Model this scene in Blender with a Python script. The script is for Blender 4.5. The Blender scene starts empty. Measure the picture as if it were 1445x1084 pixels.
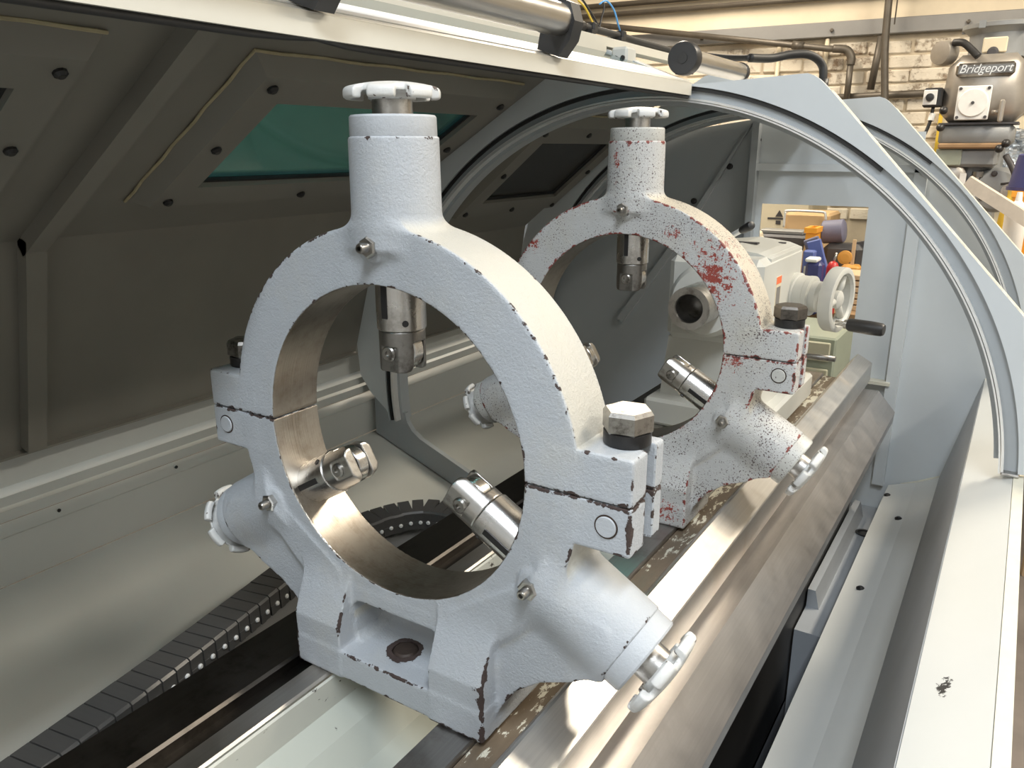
import bpy, math, random
import numpy as np
from mathutils import Vector, Matrix
random.seed(7); rng = np.random.default_rng(7)
S = bpy.context.scene; COL = S.collection
H = 1.20                       # height of the lathe axis above the floor; all coordinates below are relative to the axis

# ------------------------------------------------------------------ camera, world, lights, exposure
CAMP = [0.4644773, -0.50799446, 0.26294552]; YAW, PITCH, ROLL, FPX = math.radians(32.67026), math.radians(-16.57102), math.radians(0.15165), 1111.55
cy, sy, cp, sp = math.cos(YAW), math.sin(YAW), math.cos(PITCH), math.sin(PITCH)
FWD = Vector((-sy*cp, cy*cp, sp)); RT = Vector((cy, sy, 0)); DN = FWD.cross(RT)
RT, DN = math.cos(ROLL)*RT + math.sin(ROLL)*DN, -math.sin(ROLL)*RT + math.cos(ROLL)*DN
cam = bpy.data.objects.new('camera', bpy.data.cameras.new('camera')); COL.objects.link(cam)
M3 = Matrix((RT, -DN, -FWD)).transposed().to_4x4(); M3.translation = Vector(CAMP) + Vector((0, 0, H))
cam.matrix_world = M3; cam.data.lens = FPX/1445*36; cam.data.sensor_width = 36; cam.data.clip_start = .02
S.camera = cam
W = bpy.data.worlds.new('world'); S.world = W; W.use_nodes = True
W.node_tree.nodes['Background'].inputs[0].default_value = (.95, .93, .9, 1)
W.node_tree.nodes['Background'].inputs[1].default_value = .30
vs = S.view_settings; vs.view_transform = 'Standard'; vs.look = 'None'; vs.gamma = 1; vs.use_curve_mapping = False
vs.exposure = -.36
def area(name, loc, rot, sx, sy_, power, col):
    L = bpy.data.lights.new(name, 'AREA'); L.shape = 'RECTANGLE'; L.size = sx; L.size_y = sy_; L.energy = power; L.color = col
    o = bpy.data.objects.new(name, L); COL.objects.link(o); o.location = loc; o.rotation_euler = rot; return o
LAMPS = [((.95, -1.25, 3.3), 88, (.84, .92, 1)), ((1.55, 2.3, 3.3), 135, (1, .89, .72)), ((-1.2, 3.1, 3.3), 95, (1, .87, .70)),
         ((2.6, .5, 3.3), 70, (1, .94, .84)), ((-.9, -1.9, 3.3), 40, (.86, .93, 1))]
for i, (l, pw, c_) in enumerate(LAMPS):
    area('ceiling_lamp_light', (l[0], l[1], l[2] - .06), (0, 0, 0), .28, 1.5, pw, c_)

# ------------------------------------------------------------------ materials
class NT:
    def __init__(s, m): s.m = m; s.t = m.node_tree; s.t.nodes.clear()
    def n(s, ty, ins=None, **kw):
        nd = s.t.nodes.new(ty)
        for k, v in kw.items(): setattr(nd, k, v)
        for k, v in (ins or {}).items():
            if isinstance(v, bpy.types.NodeSocket): s.t.links.new(v, nd.inputs[k])
            else: nd.inputs[k].default_value = v
        return nd
    def math(s, op, a, b=0.0, c=None, clamp=False):
        d = {0: a, 1: b}
        if c is not None: d[2] = c
        return s.n('ShaderNodeMath', d, operation=op, use_clamp=clamp).outputs[0]
    def mix(s, f, a, b):
        nd = s.n('ShaderNodeMix', data_type='RGBA'); 
        for k, v in ((0, f), (6, a), (7, b)):
            if isinstance(v, bpy.types.NodeSocket): s.t.links.new(v, nd.inputs[k])
            else: nd.inputs[k].default_value = (*v, 1) if isinstance(v, tuple) and len(v) == 3 else v
        return nd.outputs[2]
    def noise(s, vec, scale, detail=4, rough=.6):
        return s.n('ShaderNodeTexNoise', {'Vector': vec, 'Scale': scale, 'Detail': detail, 'Roughness': rough}).outputs[0]
    def step(s, v, lo, hi):
        return s.n('ShaderNodeMapRange', {0: v, 1: lo, 2: hi, 3: 0., 4: 1.}, interpolation_type='SMOOTHSTEP', clamp=True).outputs[0]
    def out(s, col, rough=.5, metal=0., bump=None, bstr=.3, bdist=.001, **kw):
        ins = {'Base Color': col if isinstance(col, bpy.types.NodeSocket) else (*col, 1), 'Roughness': rough, 'Metallic': metal}
        ins.update(kw)
        if bump is not None:
            ins['Normal'] = s.n('ShaderNodeBump', {'Height': bump, 'Strength': bstr, 'Distance': bdist}).outputs[0]
        p = s.n('ShaderNodeBsdfPrincipled', ins)
        o = s.n('ShaderNodeOutputMaterial', {0: p.outputs[0]}); return s.m
def new(name):
    m = bpy.data.materials.new(name); m.use_nodes = True; return NT(m)
def oc(t): return t.n('ShaderNodeTexCoord').outputs['Object']
def flat(name, col, rough=.5, metal=0., var=.06, scale=14, bump=0., bscale=300, **kw):
    t = new(name); v = oc(t); f = t.noise(v, scale, 5)
    c = t.mix(f, tuple(x*(1-var*2) for x in col), tuple(min(1, x*(1+var*2)) for x in col))
    b = t.noise(v, bscale, 3) if bump else None
    return t.out(c, rough, metal, b, bump, .0006, **kw)
def brushed(name, col, rough=.3, axis=1, scale=400, stain=None, sscale=18, bump=.12):
    t = new(name); v = oc(t); sc = [scale]*3; sc[axis] = scale*.02
    mp = t.n('ShaderNodeMapping', {'Vector': v, 'Scale': sc}).outputs[0]
    f = t.noise(mp, 1., 3); c = t.mix(f, tuple(x*.82 for x in col), tuple(min(1, x*1.1) for x in col))
    if stain:
        g = t.noise(v, sscale, 6, .7); c = t.mix(t.step(g, .48, .72), c, stain)
    r = t.math('MULTIPLY_ADD', t.noise(v, 25, 4), .22, rough - .1)
    return t.out(c, r, 1., f, bump, .0004)
def chipped(name, paint, chip=(.045, .03, .026), rough=.38, edge_k=1., thr=.70, spots=.0, warm=None, red=None, bore=None, off=(0, 0, 0), castb=.35, boost=None, split=0., rim=None):
    """cast iron paint: rough cast relief, chips where the 'edge' attribute is high, bare machined bore, primer patches"""
    t = new(name); v = oc(t)
    v = t.n('ShaderNodeVectorMath', {0: v, 1: off}, operation='ADD').outputs[0]
    n1 = t.noise(v, 95, 6, .65); n2 = t.noise(v, 22, 5, .6); cast = t.noise(v, 380, 5, .7); cast2 = t.noise(v, 60, 3, .5)
    e = t.n('ShaderNodeAttribute', attribute_name='edge').outputs['Fac']
    m = t.math('MULTIPLY_ADD', e, edge_k, t.math('MULTIPLY_ADD', n2, .45, t.math('MULTIPLY', n1, .75)))
    for (c3, r, amt) in (boost or []):
        ln = t.n('ShaderNodeVectorMath', {0: v, 1: c3}, operation='DISTANCE').outputs['Value']
        m = t.math('ADD', m, t.math('MAXIMUM', t.math('MULTIPLY_ADD', ln, -amt/r, amt), 0.))
    if split:
        zz = t.math('ABSOLUTE', t.n('ShaderNodeSeparateXYZ', {0: v}).outputs[2])
        m = t.math('ADD', m, t.math('MAXIMUM', t.math('MULTIPLY_ADD', zz, -split/.007, split), 0.))
    chips = t.step(m, thr, thr + .025)
    base = t.mix(n2, tuple(x*.93 for x in paint), tuple(min(1, x*1.05) for x in paint))
    if warm:
        base = t.mix(t.math('MULTIPLY', t.step(t.noise(v, 9, 6, .7), .45, .75), .8), base, warm)
    if rim:      # the unmachined rim is tinted a warmer cream
        s4 = t.n('ShaderNodeSeparateXYZ', {0: v})
        rh = t.math('SQRT', t.math('ADD', t.math('POWER', s4.outputs[0], 2.), t.math('POWER', s4.outputs[2], 2.)))
        yy = t.math('ABSOLUTE', t.math('SUBTRACT', s4.outputs[1], .0305))
        rk = t.math('MULTIPLY', t.math('MULTIPLY', t.step(rh, .1975, .2000), t.math('SUBTRACT', 1., t.step(rh, .2025, .212))), t.math('SUBTRACT', 1., t.step(yy, .0275, .0298)))
        base = t.mix(t.math('MULTIPLY', rk, t.math('MULTIPLY_ADD', n2, .5, .6), clamp=True), base, rim)
    if spots:
        sn = t.noise(v, 460, 2, .5); dens = t.noise(v, 16, 3)
        sm = t.step(t.math('MULTIPLY_ADD', dens, .35, sn), .85 - spots, .88 - spots)
        base = t.mix(sm, base, (.10, .07, .07))
    if red:
        tot = None
        for (c3, r, sx) in red:
            d = t.n('ShaderNodeVectorMath', {0: t.n('ShaderNodeVectorMath', {0: v, 1: c3}, operation='SUBTRACT').outputs[0], 1: sx}, operation='MULTIPLY').outputs[0]
            ln = t.n('ShaderNodeVectorMath', {0: d}, operation='LENGTH').outputs['Value']
            k = t.math('MULTIPLY_ADD', t.math('DIVIDE', ln, r), -.30, .30)
            tot = k if tot is None else t.math('MAXIMUM', tot, k)
        rm = t.math('ADD', tot, t.math('MULTIPLY_ADD', n1, .8, t.math('MULTIPLY', cast, .35)))
        base = t.mix(t.step(rm, .80, .83), base, (.30, .055, .04))
        rm2 = t.math('MULTIPLY_ADD', e, .22, t.math('MULTIPLY_ADD', n1, .9, t.math('MULTIPLY', n2, .3)))
        base = t.mix(t.step(rm2, .80, .83), base, (.22, .05, .04))
    col = t.mix(chips, base, t.mix(n1, tuple(x*.5 for x in chip), tuple(x*1.9 for x in chip)))
    relief = t.math('SUBTRACT', t.math('MULTIPLY_ADD', cast2, .45, t.math('MULTIPLY', cast, .6)), t.math('MULTIPLY', chips, .45))
    rgh = t.math('MULTIPLY_ADD', chips, .35, rough)
    if bore:
        s3 = t.n('ShaderNodeSeparateXYZ', {0: v})
        rho = t.math('SQRT', t.math('ADD', t.math('POWER', s3.outputs[0], 2.), t.math('POWER', s3.outputs[2], 2.)))
        rr = t.math('MULTIPLY_ADD', n1, .0016, rho)
        msk = t.math('SUBTRACT', 1., t.step(rr, bore + .0012, bore + .0018))
        ang = t.math('ARCTAN2', s3.outputs[2], s3.outputs[0])
        cv = t.n('ShaderNodeCombineXYZ', {0: t.math('MULTIPLY', ang, 1.2), 1: t.math('MULTIPLY', s3.outputs[1], 500.)}).outputs[0]
        br = t.noise(cv, 1., 3); st = t.noise(v, 28, 6, .7)
        sc = t.mix(t.step(st, .4, .7), (.40, .37, .33), (.17, .13, .09)); sc = t.mix(br, sc, (.42, .38, .33))
        col = t.mix(msk, col, sc); metal = msk
        rgh = t.n('ShaderNodeMix', {0: msk, 2: rgh, 3: .36}).outputs[0]
        relief = t.math('MULTIPLY_ADD', t.math('SUBTRACT', 1., msk), relief, t.math('MULTIPLY', t.math('MULTIPLY', msk, br), .15))
        return t.out(col, rgh, metal, relief, castb, .0022)
    return t.out(col, rgh, 0., relief, castb, .0016)

M = {}
PAINT = (.465, .492, .525)
M['cast1'] = chipped('cast_grey_paint', PAINT, bore=.15, off=(0, 0, -.2585), thr=.90, edge_k=.27, castb=.8, split=.075, rim=(.57, .545, .475), boost=[((.112, -.018, -.245), .055, .22), ((.119, -.012, -.195), .035, .2), ((-.115, -.018, -.235), .045, .2), ((.0, -.02, -.228), .06, .10), ((-.003, .016, -.2265), .027, .9), ((.24, 0, -.02), .03, .12), ((-.13, 0, .15), .05, .1)], warm=(.50, .505, .495))
M['cast2'] = chipped('cast_grey_paint_primer', (.535, .54, .535), bore=.15, off=(0, 0, -.2585), thr=.93, edge_k=.24, castb=.8, split=.075, rim=(.58, .52, .41), spots=.055, warm=(.52, .50, .44),
    red=[((.127, 0, .102), .075, (1, .4, .75)), ((.165, 0, -.012), .024, (1, .3, 1)), ((-.012, -.004, .245), .030, (2.2, .5, .7)), ((.07, 0, .155), .02, (1, .5, 1)),
         ((-.06, .0, -.15), .05, (1, .3, 1)), ((-.15, 0, .13), .03, (1, .3, 1)), ((.09, -.02, -.235), .035, (1, 1, 1))])
M['knob_paint'] = chipped('knob_white_paint', (.66, .66, .64), thr=.90, edge_k=.22, chip=(.09, .07, .06))
M['collar1'] = chipped('collar_grey_paint', (.475, .498, .525), thr=.93, edge_k=0., castb=.7)
M['collar2'] = chipped('collar_worn_paint', (.52, .52, .49), thr=.90, edge_k=0., spots=.03)
M['steel'] = brushed('machined_steel', (.60, .59, .57), .26, 2, 500, (.36, .34, .32), 30)
M['steel_dark'] = brushed('dark_machined_steel', (.27, .26, .245), .38, 1, 300, (.12, .11, .10), 40)
M['steel_worn'] = brushed('worn_bright_steel', (.52, .505, .48), .30, 2, 300, (.24, .22, .20), 40)
M['blackox'] = flat('black_oxide', (.035, .034, .034), .38, .6, .2, 60)
M['bolt'] = brushed('bolt_head_steel', (.40, .385, .36), .32, 2, 260, (.08, .07, .06), 55)
M['bolt_dark'] = brushed('bolt_head_dark', (.16, .145, .13), .34, 2, 260, (.05, .045, .04), 55)
M['way'] = brushed('ground_way_steel', (.62, .60, .57), .34, 1, 420, (.55, .49, .42), 4, .05)
M['way_grey'] = brushed('grey_way_steel', (.40, .385, .37), .34, 1, 420, (.30, .28, .26), 22)
M['way_dark'] = brushed('oily_dark_way', (.115, .105, .095), .34, 1, 260, (.05, .045, .04), 12)
M['cover'] = brushed('brushed_cover_steel', (.52, .50, .49), .36, 1, 380, (.45, .43, .42), 10)
M['chrome'] = flat('chrome_strip', (.86, .86, .85), .30, .55, .05, 60)
M['sealant'] = flat('yellowed_sealant', (.42, .36, .22), .6, 0, .15, 40)
M['rubber'] = flat('black_rubber', (.018, .018, .018), .55, 0, .2, 40)
M['plastic'] = flat('black_plastic', (.024, .024, .025), .42, 0, .15, 30)
M['chain'] = brushed('chain_black_plastic', (.075, .072, .068), .36, 0, 300, None); 
M['chain'].node_tree.nodes['Principled BSDF'].inputs['Metallic'].default_value = .15
M['pin'] = flat('pin_nylon', (.62, .62, .60), .35)
M['guard_in'] = flat('guard_grey_enamel', (.47, .48, .455), .34, 0, .05, 5, .05, 120)
M['hood'] = flat('hood_enamel_shaded', (.20, .187, .160), .36, 0, .13, 3.2, .05, 120)  # same enamel as the splash panel, with the hood's inner shade darkened into it
M['guard_blue'] = flat('guard_pale_blue_enamel', (.61, .645, .66), .34, 0, .04, 7, .06, 160)
M['guard_cream'] = flat('guard_cream_enamel', (.60, .58, .51), .36, 0, .05, 6, .05, 160)
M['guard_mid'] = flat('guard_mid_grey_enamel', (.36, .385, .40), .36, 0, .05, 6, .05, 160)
def tray_mat():
    t = new('tray_white_enamel'); v = oc(t)
    n1 = t.noise(v, 26, 7, .7); c = t.mix(t.noise(v, 5, 4), (.60, .61, .58), (.68, .69, .67))
    c = t.mix(t.step(n1, .735, .745), c, (.03, .03, .03))
    d = t.n('ShaderNodeVectorMath', {0: t.n('ShaderNodeVectorMath', {0: v, 1: (.0165, .262, .961)}, operation='SUBTRACT').outputs[0], 1: (1, .32, .3)}, operation='MULTIPLY').outputs[0]
    ln = t.n('ShaderNodeVectorMath', {0: d}, operation='LENGTH').outputs['Value']
    c = t.mix(t.step(t.math('MULTIPLY_ADD', ln, -40., t.noise(v, 120, 5, .7)), .32, .34), c, (.02, .02, .02)); return t.out(c, .33, 0, t.noise(v, 150, 3), .06, .0006)
M['tray'] = tray_mat()
M['tray_grey'] = flat('grey_enamel_riser_shade', (.36, .38, .40), .40, 0, .06, 9, .05, 120)
M['lip'] = flat('tray_cream_lip', (.66, .64, .54), .45, 0, .07, 40, .25, 240)
M['sump'] = flat('sump_black_steel', (.02, .02, .02), .5, 0, .3, 12)
def flake(name, under, paint, thr, sc=34, stretch=(1, .35, 1)):
    t = new(name); v = t.n('ShaderNodeMapping', {'Vector': oc(t), 'Scale': stretch}).outputs[0]
    n1 = t.noise(v, sc*2.6, 7, .68); n2 = t.noise(v, sc*.35, 4)
    m = t.step(t.math('MULTIPLY_ADD', n2, .5, t.math('MULTIPLY', n1, .7)), thr, thr + .015)
    c = t.mix(m, t.mix(n1, tuple(x*.7 for x in under), tuple(x*1.4 for x in under)), paint)
    return t.out(c, t.math('MULTIPLY_ADD', m, .05, .36), 0, t.math('MULTIPLY_ADD', m, .5, t.math('MULTIPLY', n1, .3)), .3, .001)
M['flake'] = flake('flaked_bed_paint', (.15, .115, .08), (.64, .62, .52), .64)
M['flake_less'] = flake('worn_bed_paint', (.06, .045, .035), (.56, .56, .50), .50, 26, (1, .5, 1))
M['bed_paint'] = flake('bed_green_white_paint', (.20, .20, .18), (.50, .52, .46), .42, 30, (1, .8, 1))
M['dark_pane'] = flat('dark_smoked_pane', (.03, .028, .025), .25)
t = new('teal_tinted_pane'); M['glass'] = t.out((.05, .17, .19), .08, 0., **{'Transmission Weight': .8, 'IOR': 1.25, 'Alpha': 1.})
t = new('clear_pane'); M['pane'] = t.out((.92, .95, .95), .04, 0., **{'Transmission Weight': 1., 'IOR': 1.05})
def wallm():
    t = new('painted_brick'); v = t.n('ShaderNodeNewGeometry').outputs['Position']
    n = t.noise(v, 5.5, 8, .72); n2 = t.noise(v, 38, 6, .7); n3 = t.noise(v, 1.3, 3)
    c = t.mix(t.noise(v, 2.2, 4), (.72, .63, .49), (.80, .75, .65))
    m = t.step(t.math('MULTIPLY_ADD', n3, .35, t.math('MULTIPLY_ADD', n2, .35, t.math('MULTIPLY', n, .75))), .74, .88)
    c = t.mix(m, c, t.mix(n2, (.12, .075, .045), (.36, .26, .17)))
    return t.out(c, .8, 0, t.math('SUBTRACT', n2, m), .6, .012)
M['brick'] = wallm()
M['mortar'] = flat('grimy_mortar', (.56, .48, .36), .9, 0, .25, 6, .5, 60)
M['plaster'] = flat('cream_plaster', (.72, .63, .48), .85, 0, .12, 3.0, .4, 40)
M['wall_grey'] = flat('pale_grey_wall_paint', (.56, .565, .56), .85, 0, .06, 3)
M['ceil'] = flat('ceiling_white', (.75, .72, .66), .9, 0, .05, 2)
M['floor'] = flat('stained_concrete', (.13, .112, .10), .6, 0, .35, 3, .3, 40)
M['girder'] = flat('grey_girder_paint', (.27, .265, .255), .5, .2, .1, 6)
M['pipe'] = flat('grimy_pipe', (.13, .115, .095), .5, .5, .2, 14)
M['wood'] = flat('pine_wood', (.58, .42, .26), .6, 0, .12, 9)
M['wood_dark'] = flat('dark_timber', (.30, .19, .10), .7, 0, .15, 5)
M['mill'] = flat('mill_bare_casting', (.40, .37, .33), .38, .55, .14, 16, .2, 80)
M['mill_grey'] = flat('mill_grey_enamel', (.27, .28, .285), .42, .2, .12, 12, .15, 80)
M['white'] = flat('white_dial', (.80, .80, .78), .4, 0, .05, 30)
M['plank'] = flat('weathered_plank', (.60, .52, .43), .65, 0, .12, 20)
M['yellow'] = flat('yellow_hose', (.75, .52, .06), .45)
M['orange'] = flat('orange_plastic', (.78, .34, .03), .5)
M['blue'] = flat('blue_plastic', (.10, .135, .36), .5)
M['navy'] = flat('navy_plastic', (.045, .05, .16), .4)
M['purple'] = flat('dusty_purple_plastic', (.155, .15, .215), .55)
M['red'] = flat('red_plastic', (.50, .03, .03), .4)
M['amber'] = flat('amber_wood', (.62, .30, .06), .5, 0, .1, 12)
M['card'] = flat('tan_cardboard', (.70, .46, .24), .8, 0, .1, 8)
M['drawer'] = flat('sage_drawer_front', (.46, .44, .34), .45)
M['greygreen'] = flat('grey_green_cabinet', (.30, .33, .27), .5)
M['darkm'] = flat('dark_machine', (.075, .072, .075), .5, .3, .2, 10)
M['cream'] = flat('cream_cabinet', (.70, .62, .46), .5)
M['tail'] = flat('tailstock_enamel', (.56, .56, .52), .36, 0, .04, 8, .1, 120)
M['alu'] = brushed('brushed_aluminium', (.62, .61, .59), .3, 1, 300)
M['foil'] = flat('crumpled_foil', (.62, .66, .70), .22, .7, .2, 20, 1., 16)
M['label_o'] = flat('orange_label', (.80, .16, .05), .5); M['label_k'] = flat('dark_label', (.20, .19, .18), .5)
M['blue_wire'] = flat('blue_wire', (.12, .38, .75), .4)
t = new('lamp_diffuser'); e = t.n('ShaderNodeEmission', {0: (1, .97, .92, 1), 1: 6.}); t.n('ShaderNodeOutputMaterial', {0: e.outputs[0]}); M['lamp'] = t.m

# ------------------------------------------------------------------ mesh helpers (numpy)
def obj(name, geo, mat, parent=None, smooth=False, loc=None, attr=None):
    V, F = geo
    me = bpy.data.meshes.new(name); me.from_pydata([tuple(map(float, v)) for v in V], [], [tuple(int(i) for i in f) for f in F]); me.update()
    me.materials.append(M[mat] if isinstance(mat, str) else mat)
    if smooth is True: me.polygons.foreach_set('use_smooth', [True]*len(me.polygons))
    elif smooth:
        me.polygons.foreach_set('use_smooth', [True]*len(me.polygons)); me.set_sharp_from_angle(angle=math.radians(smooth))
    if attr is not None:
        a = me.attributes.new('edge', 'FLOAT', 'POINT'); a.data.foreach_set('value', np.asarray(attr, np.float32))
    o = bpy.data.objects.new(name, me); COL.objects.link(o)
    if parent is not None: o.parent = parent
    if loc is not None: o.location = loc
    return o
def tag(o, label=None, cat=None, group=None, kind=None):
    for k, v in (('label', label), ('category', cat), ('group', group), ('kind', kind)):
        if v: o[k] = v
    return o
def thing(name, loc, label, cat, group=None, rz=0, kind=None):
    o = bpy.data.objects.new(name, None); COL.objects.link(o); o.empty_display_size = .05
    o.location = (loc[0], loc[1], loc[2] + H); o.rotation_euler = (0, 0, rz); return tag(o, label, cat, group, kind)
def mv(geo, d): return (np.asarray(geo[0], float) + np.asarray(d, float), geo[1])
def join(*gs):
    V, F, k = [], [], 0
    for g in gs:
        v = np.asarray(g[0], float); V.append(v); F += [tuple(i + k for i in f) for f in g[1]]; k += len(v)
    return np.vstack(V), F
def box(x0, x1, y0, y1, z0, z1, b=0.):
    if b <= 0:
        V = [(x, y, z) for z in (z0, z1) for y in (y0, y1) for x in (x0, x1)]
        return np.array(V), [(0, 2, 3, 1), (4, 5, 7, 6), (0, 1, 5, 4), (2, 6, 7, 3), (0, 4, 6, 2), (1, 3, 7, 5)]
    # chamfered along all edges: 24 vertices
    c = np.array([(x0+x1)/2, (y0+y1)/2, (z0+z1)/2]); h = np.array([x1-x0, y1-y0, z1-z0])/2; b = min(b, *(h*.9))
    V, idx = [], {}
    for sx in (-1, 1):
        for s_y in (-1, 1):
            for sz in (-1, 1):
                for ax in range(3):
                    q = h - b; q = q.copy(); q[ax] = h[ax]
                    idx[(sx, s_y, sz, ax)] = len(V); V.append(c + q*np.array([sx, s_y, sz]))
    F = []
    for ax in range(3):
        u, w = [(1, 2), (2, 0), (0, 1)][ax]
        for s_ in (-1, 1):
            q = []
            for a_, b_ in ((-1, -1), (1, -1), (1, 1), (-1, 1)):
                k = [0, 0, 0]; k[ax] = s_; k[u] = a_; k[w] = b_; q.append(idx[(*k, ax)])
            F.append(tuple(q if s_ > 0 else q[::-1]))
            for s2 in (-1, 1):     # edge between ax face (s_) and u face (s2)
                q = []
                for a_, axx in ((-1, ax), (1, ax), (1, u), (-1, u)):
                    k = [0, 0, 0]; k[ax] = s_; k[u] = s2; k[w] = a_; q.append(idx[(*k, axx)])
                F.append(tuple(q if s_*s2 < 0 else q[::-1]))
    for sx in (-1, 1):
        for s_y in (-1, 1):
            for sz in (-1, 1):
                q = [idx[(sx, s_y, sz, a_)] for a_ in range(3)]
                F.append(tuple(q if sx*s_y*sz > 0 else q[::-1]))
    return np.array(V), F
def frame3(d):
    d = Vector(d).normalized(); a = Vector((0, 0, 1)) if abs(d.z) < .9 else Vector((1, 0, 0))
    u = a.cross(d).normalized(); return np.array(d.cross(u)), np.array(u), np.array(d)
def lathe(prof, o=(0, 0, 0), d=(0, 0, 1), n=32, cap=True, rot=0.):
    u, w, dd = frame3(d); o = np.array(o, float); V, F = [], []
    for r, h in prof:
        for k in range(n):
            a = rot + 2*math.pi*k/n; V.append(o + dd*h + (u*math.cos(a) + w*math.sin(a))*r)
    for i in range(len(prof)-1):
        for k in range(n):
            F.append((i*n+k, i*n+(k+1) % n, (i+1)*n+(k+1) % n, (i+1)*n+k))
    if cap: F.append(tuple(range(n))[::-1]); F.append(tuple((len(prof)-1)*n+k for k in range(n)))
    return fixn(np.array(V), F)
def fixn(V, F):
    # orient outward using signed volume
    vol = 0.
    for f in F:
        a = V[f[0]]
        for i in range(1, len(f)-1): vol += np.dot(a, np.cross(V[f[i]], V[f[i+1]]))
    if vol < 0: F = [f[::-1] for f in F]
    return V, F
def cyl(o, d, r, h, n=32, ch=0.): 
    return lathe([(r-ch, 0), (r, ch), (r, h-ch), (r-ch, h)] if ch else [(r, 0), (r, h)], o, d, n)
def prism(pts, y0, y1):
    n = len(pts); V = [(x, y0, z) for x, z in pts] + [(x, y1, z) for x, z in pts]
    F = [tuple(range(n)), tuple(range(n, 2*n))[::-1]] + [(i, (i+n), (i+1) % n + n, (i+1) % n) for i in range(n)]
    return fixn(np.array(V), F)
def sheet(pts, y0, y1, th, side=1, ny=1):
    """folded sheet metal: polyline in XZ extruded along Y with thickness"""
    P = np.array(pts, float); n = len(P); N = []
    for i in range(n):
        a = P[i]-P[i-1] if i else P[1]-P[0]; b = P[i+1]-P[i] if i < n-1 else P[-1]-P[-2]
        a = a/np.linalg.norm(a); b = b/np.linalg.norm(b); m = (a+b)/np.linalg.norm(a+b); k = max(.35, np.dot(m, a))
        N.append(np.array([-m[1], m[0]])*side/k)
    Q = P + np.array(N)*th
    return prism(list(map(tuple, P)) + list(map(tuple, Q[::-1])), y0, y1)
def tube(path, r, n=10, closed_caps=True):
    P = np.array(path, float); V, F = [], []; pu = None
    for i in range(len(P)):
        d = P[min(i+1, len(P)-1)] - P[max(i-1, 0)]; d = d/np.linalg.norm(d)
        u = np.cross(d, (0, 0, 1.)) if pu is None else pu - d*np.dot(pu, d)
        if np.linalg.norm(u) < 1e-4: u = np.cross(d, (1., 0, 0))
        u /= np.linalg.norm(u); w = np.cross(d, u); pu = u
        rr = r[i] if hasattr(r, '__len__') else r
        for k in range(n): a = 2*math.pi*k/n; V.append(P[i] + (u*math.cos(a) + w*math.sin(a))*rr)
    for i in range(len(P)-1):
        for k in range(n): F.append((i*n+k, i*n+(k+1) % n, (i+1)*n+(k+1) % n, (i+1)*n+k))
    F.append(tuple(range(n))[::-1]); F.append(tuple((len(P)-1)*n+k for k in range(n)))
    return fixn(np.array(V), F)
def spline(pts, m=8):
    P = np.array(pts, float); out = []
    for i in range(len(P)-1):
        p0, p1, p2, p3 = P[max(i-1, 0)], P[i], P[i+1], P[min(i+2, len(P)-1)]
        for k in range(m):
            s = k/m; out.append(.5*((2*p1) + (-p0+p2)*s + (2*p0-5*p1+4*p2-p3)*s*s + (-p0+3*p1-3*p2+p3)*s**3))
    return np.array(out + [P[-1]])
# ---- signed distance fields -> surface nets
def sd_box(X, c, h, r=0.):
    q = [np.abs(X[i]-c[i]) - h[i] + r for i in range(len(c))]
    o = np.sqrt(sum(np.maximum(k, 0)**2 for k in q)); mx = q[0]
    for k in q[1:]: mx = np.maximum(mx, k)
    return o + np.minimum(mx, 0) - r
def sd_cyl(X, o, d, r, h0, h1, rd=0.):
    P = [X[i]-o[i] for i in range(3)]; hh = sum(P[i]*d[i] for i in range(3)); rr = np.sqrt(np.maximum(sum(p*p for p in P) - hh*hh, 0))
    qa = rr - r + rd; qb = np.abs(hh-(h0+h1)/2) - (h1-h0)/2 + rd
    return np.sqrt(np.maximum(qa, 0)**2 + np.maximum(qb, 0)**2) + np.minimum(np.maximum(qa, qb), 0) - rd
def sd_poly(x, z, pts):
    d = np.full(x.shape, 1e9, x.dtype); s = np.ones(x.shape, x.dtype); n = len(pts)
    for i in range(n):
        ax, az = pts[i]; bx, bz = pts[i-1]; ex, ez = bx-ax, bz-az; wx, wz = x-ax, z-az
        t_ = np.clip((wx*ex+wz*ez)/(ex*ex+ez*ez), 0, 1); d = np.minimum(d, (wx-ex*t_)**2 + (wz-ez*t_)**2)
        c1, c2, c3 = z >= az, z < bz, ex*wz > ez*wx
        s = np.where((c1 & c2 & c3) | (~c1 & ~c2 & ~c3), -s, s)
    return s*np.sqrt(d)
def smin(a, b, k): h = np.maximum(k-np.abs(a-b), 0)/k; return np.minimum(a, b) - h*h*k*.25
def smax(a, b, k): return -smin(-a, -b, k)
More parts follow.
